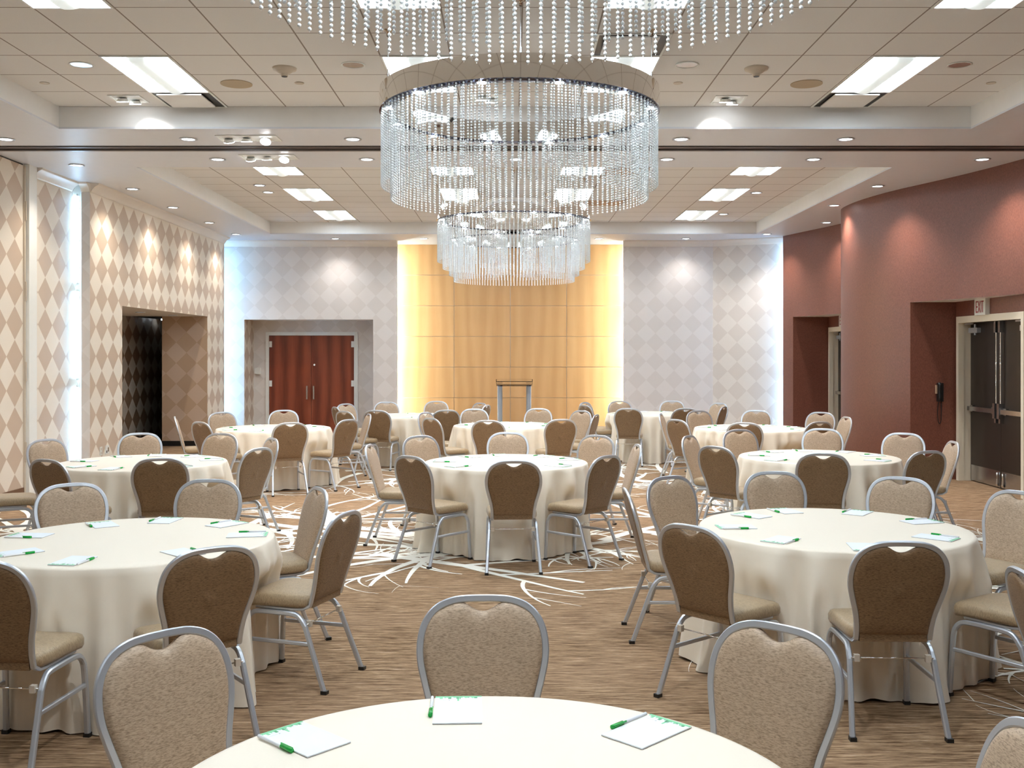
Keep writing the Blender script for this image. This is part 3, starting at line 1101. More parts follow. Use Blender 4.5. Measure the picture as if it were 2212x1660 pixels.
# smoke detectors
a = MB()
a.lathe((0, 0, 0), [(0.001, -0.078), (0.030, -0.076), (0.032, -0.055), (0.05, -0.048), (0.075, -0.030), (0.082, -0.020), (0.105, -0.016), (0.110, -0.001)], 28)
sd = a.mesh('housing', [M['beige_plastic']])
a = MB()
a.cyl((0, 0), 0.026, -0.073, -0.060, 16)
sd2 = a.mesh('sensor', [M['black']])
for i, (x, y) in enumerate(((-2.06, 9.26), (2.23, 9.26))):
    root = thing('smoke_detector', 'beige smoke detector in the front tray, %s side' % ('door' if i == 0 else 'exit'), 'smoke detector', (x, y, ZC), 0, 'smoke detectors')
    place('housing', sd, root)
    o = place('sensor', sd2, root)
    o.location = (0, 0, -0.006)
# speakers & sprinklers
a = MB()
a.cyl((0, 0), 0.15, -0.008, -0.001, 32)
spk = a.mesh('ceiling_speaker', [M['beige_grille']])
for i, (x, y) in enumerate(((-2.64, 9.79), (2.84, 9.79))):
    o = place('ceiling_speaker', spk, None, (x, y, ZC))
    tag(o, 'flat round tan ceiling speaker on the %s side' % ('door' if i == 0 else 'exit'), 'speaker', 'ceiling speakers')
a = MB()
a.cyl((0, 0), 0.045, -0.007, -0.001, 20)
spr = a.mesh('sprinkler_cover', [M['beige_plastic']])
for i, (x, y) in enumerate(((-4.47, 9.76), (-2.03, 9.76), (1.6, 9.76), (4.6, 9.76))):
    o = place('sprinkler_cover', spr, None, (x, y, ZC))
    tag(o, 'small round sprinkler cover plate, %s from the diamond wall' % ordn[i], 'sprinkler cover', 'sprinkler covers')
# linear diffusers
a = MB()
h = TS / 2
a.box((-h, -h, -0.010), (h, -h + 0.02, -0.001)); a.box((-h, h - 0.02, -0.010), (h, h, -0.001))
a.box((-h, -h + 0.02, -0.010), (-h + 0.02, h - 0.02, -0.001)); a.box((h - 0.02, -h + 0.02, -0.010), (h, h - 0.02, -0.001))
v_frame = a.mesh('frame', [M['frame_white']])
a = MB()
a.box((-h + 0.02, -h + 0.02, -0.004), (h - 0.02, h - 0.02, -0.001))
v_slot = a.mesh('slot', [M['black']])
a = MB()
a.box((-h + 0.07, -h + 0.02, -0.03), (h - 0.10, h - 0.10, -0.018))
v_pan = a.mesh('blank_panel', [M['tray_paint']])
for i, (k, y, lab) in enumerate(((-6, TY - TS / 2, 'behind the diamond wall column panel light'), (5, TY - TS / 2, 'behind the brown wall column panel light'), (1, TY - TS * 3.5, 'above the chrome chandelier'))):
    root = thing('air_diffuser', 'square air diffuser with dark slots, %s' % lab, 'air vent', (colx_(k), y, ZC), 0, 'square air diffusers')
    place('frame', v_frame, root); place('slot', v_slot, root); place('blank_panel', v_pan, root)
for i, (x, y) in enumerate(((1.65, 14.45), (1.60, 17.5))):
    root = thing('air_diffuser', 'tan air vent in the rear tray, %s row' % ('first' if i == 0 else 'second'), 'air vent', (x, y, ZC), 0, 'tan vents in the rear tray')
    m_ = MB(); m_.box((-0.30, -0.28, -0.012), (0.30, 0.28, -0.002)); m_.build('frame', M['vent_tan'], root)
    m_ = MB(); m_.box((-0.24, -0.22, -0.022), (0.24, 0.20, -0.0125)); m_.build('blank_panel', M['vent_tan'], root)


# square twin adjustable lamps
def gimbal(x, y, z, label, group, heads, w_=0.16, aim=None, watts=90):
    root = thing('adjustable_spotlight', label, 'spotlight', (x, y, z), 0, group)
    hw = w_ * len(heads) if len(heads) > 2 else w_
    m_ = MB()
    for (x0, x1, y0, y1) in ((-hw, hw, -0.15, -0.13), (-hw, hw, 0.13, 0.15), (-hw, -hw + 0.02, -0.13, 0.13), (hw - 0.02, hw, -0.13, 0.13)):
        m_.box((x0, y0, -0.010), (x1, y1, -0.001))
    m_.build('frame', M['frame_white'], root)
    m_ = MB(); m_.box((-hw + 0.02, -0.13, -0.004), (hw - 0.02, 0.13, -0.001)); m_.build('backing', M['plate'], root)
    for (hx, hy, tilt) in heads:
        m_ = MB(); m_.cyl((0, 0), 0.058, -0.03, 0.0, 20, r2=0.045)
        hd = m_.build('lamp_head', M['frame_white'], root, (hx, hy, -0.012), (tilt, 0, 0))
        m_ = MB(); m_.cyl((0, 0), 0.057, -0.036, -0.0305, 20)
        m_.build('lens', M['lamp_e'], hd)
    if aim is not None:
        l = spot('lamp_light', (0, 0, -0.07), watts, root, 55, 0.7, (1, 0.97, 0.92), 0.06)
        l.rotation_euler = Vector(aim).to_track_quat('-Z', 'Y').to_euler()


tw2 = [(-0.045, -0.05, 0.25), (0.045, 0.05, 0.25)]
gimbal(-3.89, 10.36, ZC, 'square twin spotlight in the front tray beside the diamond wall column', 'square twin spotlights', tw2, aim=(0.35, 0.75, -0.62), watts=60)
gimbal(2.22, 10.38, ZC, 'square twin spotlight in the front tray on the exit side', 'square twin spotlights', tw2, aim=(-0.2, 0.75, -0.62), watts=60)
gimbal(-0.25, 10.30, ZC, 'square twin spotlight seen through the chrome ring', 'square twin spotlights', tw2)
tw3 = [(-0.22, 0.0, 0.5), (-0.02, -0.02, 0.2), (0.18, 0.02, -0.5)]
gimbal(-2.87, 11.15, ZS, 'bright triple spotlight just before the ceiling track', 'triple spotlights', tw3, 0.11)
gimbal(-2.9, 12.2, ZS, 'bright triple spotlight just beyond the ceiling track', 'triple spotlights', tw3, 0.11)

# ------------------------------------------------------------------ chandeliers
RO, RI = 1.175, 1.05
ZB, ZTOP = 3.79, 3.97
a = MB()
NR = 144


def ringprof(mb, prof, mi=0):
    n_ = NR
    vs = []
    for (r, z) in prof:
        for i in range(n_):
            vs.append((r * math.cos(2 * PI * i / n_), r * math.sin(2 * PI * i / n_), z))
    fs = []
    for k_ in range(len(prof) - 1):
        for i in range(n_):
            j = (i + 1) % n_
            fs.append((k_ * n_ + i, k_ * n_ + j, (k_ + 1) * n_ + j, (k_ + 1) * n_ + i))
    mb.add(vs, fs, mi, False)
    for p in range(len(mb.sm) - len(fs), len(mb.sm)):
        mb.sm[p] = True


ringprof(a, [(RO, 0.0), (RO, ZTOP - ZB)])
ringprof(a, [(RO, ZTOP - ZB), (RI, ZTOP - ZB)])
ringprof(a, [(RI, ZTOP - ZB), (RI, 0.0)])
ring_me = a.mesh('ring_band', [M['chrome']])
a = MB()
ringprof(a, [(RI, 0.0), (RI + 0.03, 0.0), (RI + 0.03, -0.012), (RO - 0.03, -0.012), (RO - 0.03, 0.0), (RO, 0.0)])
under_me = a.mesh('underside_plate', [M['chrome_dark']])
a = MB(); a.cyl((0, 0), 0.035, -0.017, -0.013, 16)
led_me = a.mesh('ring_spot', [M['led_e']])

# icosphere-like bead
t_ = (1 + 5 ** 0.5) / 2
iv = [Vector(p).normalized() for p in ((-1, t_, 0), (1, t_, 0), (-1, -t_, 0), (1, -t_, 0), (0, -1, t_), (0, 1, t_), (0, -1, -t_), (0, 1, -t_), (t_, 0, -1), (t_, 0, 1), (-t_, 0, -1), (-t_, 0, 1))]
ifc = [(0, 11, 5), (0, 5, 1), (0, 1, 7), (0, 7, 10), (0, 10, 11), (1, 5, 9), (5, 11, 4), (11, 10, 2), (10, 7, 6), (7, 1, 8), (3, 9, 4), (3, 4, 2), (3, 2, 6), (3, 6, 8), (3, 8, 9), (4, 9, 5), (2, 4, 11), (6, 2, 10), (8, 6, 7), (9, 8, 1)]
iv2, if2, cache = list(iv), [], {}


def midp(a_, b__):
    key = (min(a_, b__), max(a_, b__))
    if key not in cache:
        iv2.append(((iv2[a_] + iv2[b__]) / 2).normalized())
        cache[key] = len(iv2) - 1
    return cache[key]


for (p, q, r) in ifc:
    pq, qr, rp = midp(p, q), midp(q, r), midp(r, p)
    if2 += [(p, pq, rp), (q, qr, pq), (r, rp, qr), (pq, qr, rp)]


def strand(mb, x, y, length, br=0.0083, gap=0.0215):
    n_ = int(length / gap)
    for i in range(n_):
        z = -0.012 - i * gap
        mb.add([(x + p.x * br, y + p.y * br, z + p.z * br) for p in iv2], if2, 0, True)
    mb.add([(x - 0.0009, y, 0), (x + 0.0009, y, 0), (x + 0.0009, y, -length), (x - 0.0009, y, -length)], [(0, 1, 2, 3)], 0)


a = MB(); strand(a, 0, 0, 0.625)
st1 = a.mesh('crystal_strand', [M['bead']])
a = MB(); strand(a, 0, 0, 0.735)
st2 = a.mesh('crystal_strand', [M['bead']])
slots = []
for i in range(118):
    th = 2 * PI * (i + 0.5) / 118
    slots.append((1.155 * math.cos(th), 1.155 * math.sin(th), st1, 0.625))
for i in range(118):
    th = 2 * PI * (i + 0.5) / 118
    slots.append((1.075 * math.cos(th), 1.075 * math.sin(th), st2, 0.735))
slots.sort(key=lambda s_: s_[1])
rest = MB()
for s_ in slots[100:]:
    strand(rest, s_[0], s_[1], s_[3])
rest_me = rest.mesh('crystal_strands_rest', [M['bead']])
a = MB()
a.cyl((0, 0), 0.0035, 0, ZC - ZTOP, 6)
a.cyl((0, 0), 0.008, 0.0, 0.05, 8)
cab_me = a.mesh('cable', [M['steel']])
a = MB()
a.lathe((0, 0, ZC - ZTOP), [(0.012, -0.05), (0.014, -0.02), (0.035, -0.014), (0.045, -0.001)], 6)
can_me = a.mesh('cable_canopy', [M['brass']])
for (x, y, lab) in ((0.075, 3.45, 'crystal strand chandelier whose ring is cropped by the top of the photo'), (0.07, 8.6, 'large chrome ring chandelier with crystal strands hanging over the middle table'),
                    (0.04, 15.5, 'smaller looking chrome ring chandelier in front of the wood panel'), (0.055, 18.2, 'last crystal chandelier, seen through the one before it')):
    root = thing('crystal_chandelier', lab, 'chandelier', (x, y, ZB), 0)
    place('ring_band', ring_me, root)
    place('underside_plate', under_me, root)
    for i in range(12):
        th = 2 * PI * (i + 0.5) / 12
        o = place('ring_spot', led_me, root, (1.11 * math.cos(th), 1.11 * math.sin(th), 0))
    for th in (202, 338, 62, 118, 270):
        th = math.radians(th)
        cx, cy = 1.14 * math.cos(th), 1.14 * math.sin(th)
        c_ = place('cable', cab_me, root, (cx, cy, ZTOP - ZB))
        place('cable_canopy', can_me, c_)
    for s_ in slots[:100]:
        place('crystal_strand', s_[2], root, (s_[0], s_[1], 0))
    spot('chandelier_light', (0, 0, 0.1), CHAND, root, 150, 0.6, (0.93, 0.97, 1.0), 0.03)
    o = place('crystal_strand_mass', rest_me, root)
    o['kind'] = 'stuff'

# ------------------------------------------------------------------ tables and cloths
TR_, TZ = 0.762, 0.758


def cloth_mesh(seed, chairs, rz, flare=0.085, foot=0.10):
    r_ = random.Random(seed)
    nA, nV = 288, 22
    comps = [(r_.randint(9, 12), r_.uniform(0, 6.3), 0.5), (r_.randint(14, 19), r_.uniform(0, 6.3), 0.75), (r_.randint(21, 27), r_.uniform(0, 6.3), 0.95), (r_.randint(4, 7), r_.uniform(0, 6.3), 0.4), (r_.randint(30, 37), r_.uniform(0, 6.3), 0.25)]
    ph2 = [(r_.randint(5, 8), r_.uniform(0, 6.3)), (r_.randint(11, 15), r_.uniform(0, 6.3))]

    def fold(th, t):
        s_ = 0
        for (k_, p, a_) in comps:
            s_ += a_ * math.sin(k_ * th + p + 0.5 * t * math.sin(3 * th + p))
        return s_ / 1.9
    vs, fs = [], []
    # top
    vs.append((0, 0, TZ + 0.004))
    rr = [0.2, 0.4, 0.58, 0.70, 0.745, 0.758]
    zz = [TZ + 0.004, TZ + 0.004, TZ + 0.0038, TZ + 0.0035, TZ + 0.003, TZ + 0.0005]
    for r0, z in zip(rr, zz):
        for i in range(nA):
            th = 2 * PI * i / nA
            vs.append((r0 * math.cos(th), r0 * math.sin(th), z))
    for k_ in range(nV + 1):
        t = k_ / nV
        for i in range(nA):
            th = 2 * PI * i / nA
            f_ = fold(th, t)
            amp = 0.001 + 0.058 * min(1, t * 3.0) ** 0.7 * (0.75 + 0.35 * t)
            r0 = 0.764 + flare * t ** 0.9 + amp * f_
            z = TZ - 0.006 - t * (TZ - 0.012)
            # crumpled foot where the cloth rests on the floor
            if t > 0.85:
                u = (t - 0.85) / 0.15
                g_ = 0.5 + 0.5 * math.sin(ph2[0][0] * th + ph2[0][1]) * math.sin(ph2[1][0] * th + ph2[1][1])
                r0 += foot * 0.25 * u * u * (g_ - 0.3)
                z += 0.035 * u * max(0, 0.45 - g_)
            vs.append((r0 * math.cos(th), r0 * math.sin(th), z))
    nr = len(rr) + nV + 1
    for i in range(nA):
        fs.append((0, 1 + i, 1 + (i + 1) % nA))
    for k_ in range(nr - 1):
        for i in range(nA):
            j = (i + 1) % nA
            fs.append((1 + k_ * nA + i, 1 + (k_ + 1) * nA + i, 1 + (k_ + 1) * nA + j, 1 + k_ * nA + j))
    out = []
    cr_, sr_ = math.cos(rz), math.sin(rz)
    for (x, y, z) in vs:
        if z < 0.64:
            wx, wy = x * cr_ - y * sr_, x * sr_ + y * cr_
            fall = min(1.0, (0.64 - z) / 0.16)
            fall = fall * fall * (3 - 2 * fall)
            for (bx, by, az) in chairs:
                fx, fy = math.sin(az), math.cos(az)
                dx, dy = wx - bx, wy - by
                ly = dx * fx + dy * fy
                lx = dx * fy - dy * fx
                if abs(lx) < 0.34 and -0.2 < ly < 0.245:
                    e = 1.0 if abs(lx) < 0.205 else (0.34 - abs(lx)) / 0.135
                    e = e * e * (3 - 2 * e) * fall
                    tgt = 0.245 + 0.012 * math.sin(lx * 48 + bx * 3)
                    wx += fx * (tgt - ly) * e
                    wy += fy * (tgt - ly) * e
            x, y = wx * cr_ + wy * sr_, -wx * sr_ + wy * cr_
        out.append((x, y, z))
    mb = MB()
    mb.add(out, fs, 0, True)
    return mb.mesh('tablecloth', [M['cloth']])


a = MB(); a.cyl((0, 0), 0.755, TZ - 0.03, TZ - 0.001, 64); tt_me = a.mesh('tabletop', [M['tabletop']])
a = MB(); a.sweep([(0.45, 0, 0.0), (0.40, 0, 0.70), (0.36, 0, TZ - 0.03)], circ_prof(0.014), (0, 1, 0)); tleg_me = a.mesh('leg', [M['steel']])

TABLES = {
    'T0': (-0.06, 2.25, 'cropped front table', 0),
    'TL': (-2.07, 5.54, 'second-row diamond-wall table', 0.4),
    'TR': (1.87, 5.92, 'second-row brown-wall table', 1.3),
    'TML': (-3.44, 9.50, 'third-row diamond-wall table', 2.2),
    'TC': (-0.05, 9.52, 'third-row middle table', 0.9),
    'TMR': (3.02, 10.0, 'third-row brown-wall table', 3.0),
    'TBL': (-3.23, 13.87, 'fourth-row diamond-wall table', 4.0),
    'TBC': (-0.05, 14.4, 'fourth-row middle table', 5.0),
    'TBR': (3.27, 13.87, 'fourth-row brown-wall table', 2.6),
    'TFL': (-1.62, 16.65, 'last-row door-side table', 1.9),
    'TFR': (2.385, 17.2, 'last-row exit-side table', 3.6),
}
for i, (k, (x, y, nm, rz)) in enumerate(TABLES.items()):
    root = thing('round_table', 'round folding table under its cloth, the %s' % nm, 'table', (x, y, 0), rz, 'round banquet tables')
    place('tabletop', tt_me, root)
    for q in range(4):
        place('leg', tleg_me, root, (0, 0, 0), (0, 0, q * PI / 2 + 0.4))

# ------------------------------------------------------------------ chair
half = [(0.170, 0.425), (0.172, 0.50), (0.183, 0.57), (0.202, 0.64), (0.216, 0.70), (0.2185, 0.755), (0.208, 0.81), (0.184, 0.853), (0.148, 0.883), (0.100, 0.900), (0.052, 0.905)]


def back_y(v):
    return -0.165 - 0.27 * (v - 0.45)


rim = catmull([(u, v, 0) for (u, v) in half] + [(0, 0.906, 0)] + [(-u, v, 0) for (u, v) in reversed(half)], 4)
path = [(0.170, 0.16, 0.418), (0.170, 0.02, 0.416), (0.170, -0.08, 0.416), (0.170, -0.125, 0.420), (0.170, -0.15, 0.44)]
rimp = [(p.x, back_y(p.y), p.y) for p in rim]
pathL = [(-p[0], p[1], p[2]) for p in reversed(path)]
full = path[:-1] + [tuple(p) for p in rimp[1:-1]] + pathL[1:]
a = MB()
a.sweep(full, rect_prof(0.0085, 0.0125, 0.22), (0, 0.3, 1), 0, False)
ch_rim = a.mesh('back_frame', [M['silver']])

# pad outline
inner = [(u - 0.0105, v) for (u, v) in half if 0.455 < v < 0.87]
ol = [(0.158, 0.462)] + inner + [(0.143, 0.873), (0.100, 0.890), (0.073, 0.8915), (0.056, 0.886), (0.038, 0.875), (0.019, 0.866), (0, 0.863)]
pr = catmull([(u, v, 0) for (u, v) in ol], 4)
outl = [(p.x, p.y) for p in pr]
outl = outl + [(-p[0], p[1]) for p in reversed(outl[:-1])]
# bottom edge
for q in range(1, 8):
    outl.append((-0.158 + 0.316 * q / 8, 0.460))
NP = len(outl)
cxp, cyp = 0.0, 0.67
a = MB()
fr_ = [0.12, 0.3, 0.5, 0.68, 0.82, 0.91, 0.965, 1.0]
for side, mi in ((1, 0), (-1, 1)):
    vs = [(cxp, back_y(cyp) + side * 0.027, cyp)]
    for f in fr_:
        th_ = (1 - f ** 7) ** 0.5 if f < 1 else 0
        for (u, v) in outl:
            uu, vv = cxp + (u - cxp) * f, cyp + (v - cyp) * f
            vs.append((uu, back_y(vv) + side * (0.004 + (0.023 if side > 0 else 0.014) * th_), vv))
    fs = []
    for i in range(NP):
        tri = (0, 1 + i, 1 + (i + 1) % NP)
        fs.append(tri if side < 0 else tri[::-1])
    for k in range(len(fr_) - 1):
        for i in range(NP):
            j = (i + 1) % NP
            q4 = (1 + k * NP + i, 1 + (k + 1) * NP + i, 1 + (k + 1) * NP + j, 1 + k * NP + j)
            fs.append(q4 if side < 0 else q4[::-1])
    a.add(vs, fs, mi, True)
# edge band
vs = [(u, back_y(v) + 0.004, v) for (u, v) in outl] + [(u, back_y(v) - 0.004, v) for (u, v) in outl]
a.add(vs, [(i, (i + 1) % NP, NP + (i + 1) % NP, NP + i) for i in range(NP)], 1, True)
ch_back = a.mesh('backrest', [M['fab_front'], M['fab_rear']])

# seat cushion: superellipse plan, rounded edges, waterfall front
a = MB()
NS = 56


def seat_ring(z, sx, sy, cyy, dz_front=0):
    out = []
    for i in range(NS):
        th = 2 * PI * i / NS
        c_, s_ = math.cos(th), math.sin(th)
        ex = 0.30
        x = sx * math.copysign(abs(c_) ** ex, c_)
        y = sy * math.copysign(abs(s_) ** ex, s_)
        x *= 1 + 0.035 * (y / sy)
        out.append((x, cyy + y, z - dz_front * max(0, (y / sy)) ** 4))
    return out


rings = [seat_ring(0.428, 0.185, 0.180, 0.030, 0.012), seat_ring(0.430, 0.197, 0.192, 0.030, 0.018), seat_ring(0.445, 0.205, 0.200, 0.030, 0.016), seat_ring(0.470, 0.205, 0.200, 0.030, 0.012),
         seat_ring(0.487, 0.198, 0.193, 0.030, 0.01), seat_ring(0.494, 0.185, 0.180, 0.030, 0.008), seat_ring(0.499, 0.14, 0.138, 0.030, 0.003), seat_ring(0.501, 0.07, 0.07, 0.030, 0)]
vs = [p for r in rings for p in r] + [(0, 0.030, 0.502), (0, 0.030, 0.428)]
fs = []
for k in range(len(rings) - 1):
    for i in range(NS):
        j = (i + 1) % NS
        fs.append((k * NS + i, k * NS + j, (k + 1) * NS + j, (k + 1) * NS + i))
lt = (len(rings) - 1) * NS
for i in range(NS):
    fs.append((lt + i, lt + (i + 1) % NS, len(vs) - 2))
    fs.append(((i + 1) % NS, i, len(vs) - 1))
a.add(vs, fs, 0, True)
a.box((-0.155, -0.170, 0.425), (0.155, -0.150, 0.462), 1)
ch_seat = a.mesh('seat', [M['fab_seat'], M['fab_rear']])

legp = rect_prof(0.0125, 0.0125, 0.22)
ch_legs = []
for sx in (1, -1):
    p1 = catmull([(sx * 0.200, 0.228, 0.0), (sx * 0.196, 0.218, 0.20), (sx * 0.193, 0.210, 0.315)], 3) + catmull([(sx * 0.192, 0.204, 0.345), (sx * 0.190, 0.182, 0.378), (sx * 0.188, 0.142, 0.395), (sx * 0.187, 0.03, 0.396)], 4)
    a = MB(); a.sweep(p1, legp, (1, 0, 0), 0, False)
    a.box((sx * 0.200 - 0.015, 0.213, 0.0), (sx * 0.200 + 0.015, 0.243, 0.018), 1)
    ch_legs.append(a.mesh('leg', [M['silver'], M['black']]))
    p2 = catmull([(sx * 0.187, 0.03, 0.396), (sx * 0.188, -0.075, 0.393), (sx * 0.191, -0.115, 0.374), (sx * 0.194, -0.145, 0.335)], 4) + catmull([(sx * 0.207, -0.215, 0.15), (sx * 0.218, -0.272, 0.0)], 3)
    a = MB(); a.sweep(p2, legp, (1, 0, 0), 0, False)
    a.box((sx * 0.218 - 0.015, -0.290, 0.0), (sx * 0.218 + 0.015, -0.256, 0.018), 1)
    ch_legs.append(a.mesh('leg', [M['silver'], M['black']]))
ch_str = []
for sx in (1, -1):
    a = MB(); a.sweep([(sx * 0.1965, 0.213, 0.245), (sx * 0.200, -0.178, 0.245)], rect_prof(0.009, 0.010, 0.2), (1, 0, 0), 0, False)
    ch_str.append(a.mesh('stretcher', [M['silver']]))
a = MB(); a.sweep([(-0.19, -0.155, 0.345), (0.19, -0.155, 0.345)], circ_prof(0.0035, 6), (0, 0, 1)); ch_rod = a.mesh('cross_rod', [M['chrome']])
a = MB(); a.box((-0.012, -0.012, -0.016), (0.012, 0.012, 0.016)); ch_clip = a.mesh('rod_clip', [M['beige_plastic']])

proto = thing('banquet_chair', 'x', 'chair')
place('seat', ch_seat, proto)
place('backrest', ch_back, proto)
place('back_frame', ch_rim, proto)
for l in ch_legs:
    place('leg', l, proto)
for l in ch_str:
    place('stretcher', l, proto)
rod = place('cross_rod', ch_rod, proto)
for sx in (-0.165, 0.165):
    place('rod_clip', ch_clip, rod, (sx, -0.155, 0.345))

# (table, px of the top of the back, its distance, facing azimuth in degrees clockwise from +Y or None = towards the table)
CH = [
    ('T0', 1043, 3.60, None), ('T0', 346, 3.13, None), ('T0', 1684, 3.21, None), ('T0', 2262, 2.30, None),
    ('TL', 152, 6.71, None), ('TL', 453, 6.93, None), ('TL', 690, 6.48, -118), ('TL', 736, 5.50, -72), ('TL', 460, 4.58, -37), ('TL', -48, 4.22, 6),
    ('TR', 1490, 5.22, 49), ('TR', 1948, 4.70, 2), ('TR', 1352, 6.26, 90), ('TR', 1444, 7.11, 146), ('TR', 1671, 7.39, 178), ('TR', 1948, 7.06, -145), ('TR', 2204, 6.33, -118), ('TR', 2312, 5.05, -35),
    ('TC', 1110, 8.15, None), ('TC', 886, 8.68, 42), ('TC', 1312, 8.74, -48), ('TC', 797, 9.6, 94), ('TC', 1378, 9.6, -94), ('TC', 906, 10.63, 142), ('TC', 1097, 11.1, None), ('TC', 1291, 10.69, -142),
    ('TML', 97, 10.2, None), ('TML', 100, 8.33, 26), ('TML', -60, 9.05, 67), ('TML', 345, 8.52, -12), ('TML', 552, 9.25, -63), ('TML', 589, 10.35, -122), ('TML', 479, 10.95, -160), ('TML', 303, 11.0, 164),
    ('TMR', 1778, 8.86, None), ('TMR', 1545, 9.6, 50), ('TMR', 1487, 10.65, 122), ('TMR', 1596, 11.5, 160), ('TMR', 1777, 11.65, None), ('TMR', 1953, 11.0, -145), ('TMR', 2005, 9.15, -20), ('TMR', 2060, 9.96, -84),
    ('TBL', 628, 12.8, None), ('TBL', 752, 13.45, -56), ('TBL', 797, 14.55, -108), ('TBL', 378, 13.85, 72), ('TBL', 432, 13.0, 40), ('TBL', 478, 14.95, None), ('TBL', 613, 15.5, None),
    ('TFL', 743, 15.2, 42), ('TFL', 724, 16.4, 62), ('TFL', 746, 17.5, 128), ('TFL', 813, 15.55, 12), ('TFL', 964, 15.65, -18), ('TFL', 835, 18.15, 172), ('TFL', 943, 18.45, -172), ('TFL', 1038, 17.8, -128), ('TFL', 1052, 17.0, -72),
    ('TBC', 918, 14.9, 118), ('TBC', 930, 13.6, 50), ('TBC', 1054, 13.1, 10), ('TBC', 1024, 15.85, 170), ('TBC', 1164, 15.95, None), ('TBC', 1213, 13.3, -17), ('TBC', 1257, 15.35, -132), ('TBC', 1288, 14.35, -72),
    ('TFR', 1263, 17.95, 125), ('TFR', 1268, 17.0, 62), ('TFR', 1357, 16.0, 10), ('TFR', 1338, 18.45, 170), ('TFR', 1452, 18.55, -170), ('TFR', 1481, 16.15, -5), ('TFR', 1554, 17.75, -125), ('TFR', 1564, 16.7, -62),
    ('TBR', 1508, 15.35, 158), ('TBR', 1427, 14.6, 106), ('TBR', 1461, 13.45, 57), ('TBR', 1608, 12.85, None), ('TBR', 1634, 15.45, None), ('TBR', 1774, 14.95, -140), ('TBR', 1771, 13.0, -24), ('TBR', 1829, 13.85, -94),
]
used = set()
BASES = []


def put_chair(X, Y, az, label, group):
    global proto
    o = proto if not used else copy_tree(proto)
    o.rotation_euler = (0, 0, -az)
    # top of the back sits 0.285 m behind the chair's base point
    fx, fy = math.sin(az), math.cos(az)
    o.location = (X + 0.285 * fx, Y + 0.285 * fy, 0)
    BASES.append((group, o.location.x, o.location.y, az))
    tag(o, label, 'chair', group)
    assert label not in used, label
    used.add(label)


def side_words(dx, dy):
    a_ = math.degrees(math.atan2(dx, dy)) % 360
    names = ['far', 'far exit', 'exit', 'near exit', 'near', 'near door', 'door', 'far door']
    return names[int(((a_ + 22.5) % 360) // 45)]


taken = {}
for (t, px, Y, az) in CH:
    X = PX(px, Y)
    tx, ty, nm, _ = TABLES[t]
    if az is None:
        az = math.atan2(tx - X, ty - Y)
    else:
        az = math.radians(az)
    dd = math.hypot(X - tx, Y - ty)
    # keep the seat clear of the cloth: draw the chair back along the line of sight first
    kk = 0
    while dd < 1.275 and kk < 9 and abs(Y - ty) > 0.3:
        Y += -0.02 if Y < ty else 0.02
        X = PX(px, Y)
        dd = math.hypot(X - tx, Y - ty)
        kk += 1
    if dd < 1.18:
        X, Y = tx + (X - tx) * 1.18 / dd, ty + (Y - ty) * 1.18 / dd
    sw = side_words(X - tx, Y - ty)
    sight = math.atan2(X, Y)
    d = math.cos(az - sight)
    view = 'seen from behind' if d > 0.35 else ('showing its front' if d < -0.35 else 'seen edge-on')
    base = 'banquet chair %s, on the %s side of the %s' % (view, sw, nm)
    if base in taken:
        base = 'other ' + base
    taken[base] = 1
    put_chair(X, Y, az, base, 'chairs at the %s' % nm)
# the chair of a table outside the frame, turned away
put_chair(2.02, 4.02, math.radians(96), 'half cropped banquet chair turned away from the second-row brown-wall table', 'chairs at the edge')

for i, (k, (x, y, nm, rz)) in enumerate(TABLES.items()):
    me = cloth_mesh((3, 11, 29, 42)[i % 4] + i, [(bx - x, by - y, az) for (t, bx, by, az) in BASES if math.hypot(bx - x, by - y) < 1.6], rz)
    o = place('tablecloth', me, None, (x, y, 0), (0, 0, rz))
    tag(o, 'cream floor-length tablecloth over the %s' % nm, 'tablecloth', 'cream tablecloths')

# ------------------------------------------------------------------ note pads and pens
PW, PL, PT = 0.135, 0.216, 0.004
a = MB()
a.box((-PW / 2, -PL / 2, 0.001), (PW / 2, PL / 2, PT), 0)
a.box((-PW / 2, -PL / 2, 0.0), (PW / 2, PL / 2, 0.001), 4)
z = PT + 0.0002
a.quad((-PW / 2, PL / 2 - 0.010, z), (PW / 2, PL / 2 - 0.010, z), (PW / 2, PL / 2 - 0.0005, z), (-PW / 2, PL / 2 - 0.0005, z), 1)
rp = random.Random(4)
x = -PW / 2
while x < PW / 2 - 0.02:
    w_ = rp.uniform(0.006, 0.016)
    d_ = rp.uniform(0.004, 0.016)
    y0 = PL / 2 - 0.010
    typ = rp.random()
    if typ < 0.5:
        a.add([(x, y0, z), (x + w_ * 0.5, y0 - d_, z), (x + w_, y0, z)], [(0, 1, 2)], 1)
    else:
        a.quad((x, y0 - d_, z), (x + w_ * 0.6, y0 - d_, z), (x + w_ * 0.6, y0, z), (x, y0, z), 1 if typ < 0.8 else 2)
    x += w_ * 0.8
a.quad((-0.003, PL / 2 - 0.042, z), (0.002, PL / 2 - 0.042, z), (0.003, PL / 2 - 0.01, z), (-0.005, PL / 2 - 0.01, z), 1)
a.quad((0.004, PL / 2 - 0.028, z), (0.006, PL / 2 - 0.028, z), (0.007, PL / 2 - 0.01, z), (0.003, PL / 2 - 0.01, z), 2)
for k in range(9):
    a.quad((-0.058 + k * 0.0028, PL / 2 - 0.036, z), (-0.0565 + k * 0.0028, PL / 2 - 0.036, z), (-0.0565 + k * 0.0028, PL / 2 - 0.034, z), (-0.058 + k * 0.0028, PL / 2 - 0.034, z), 3)
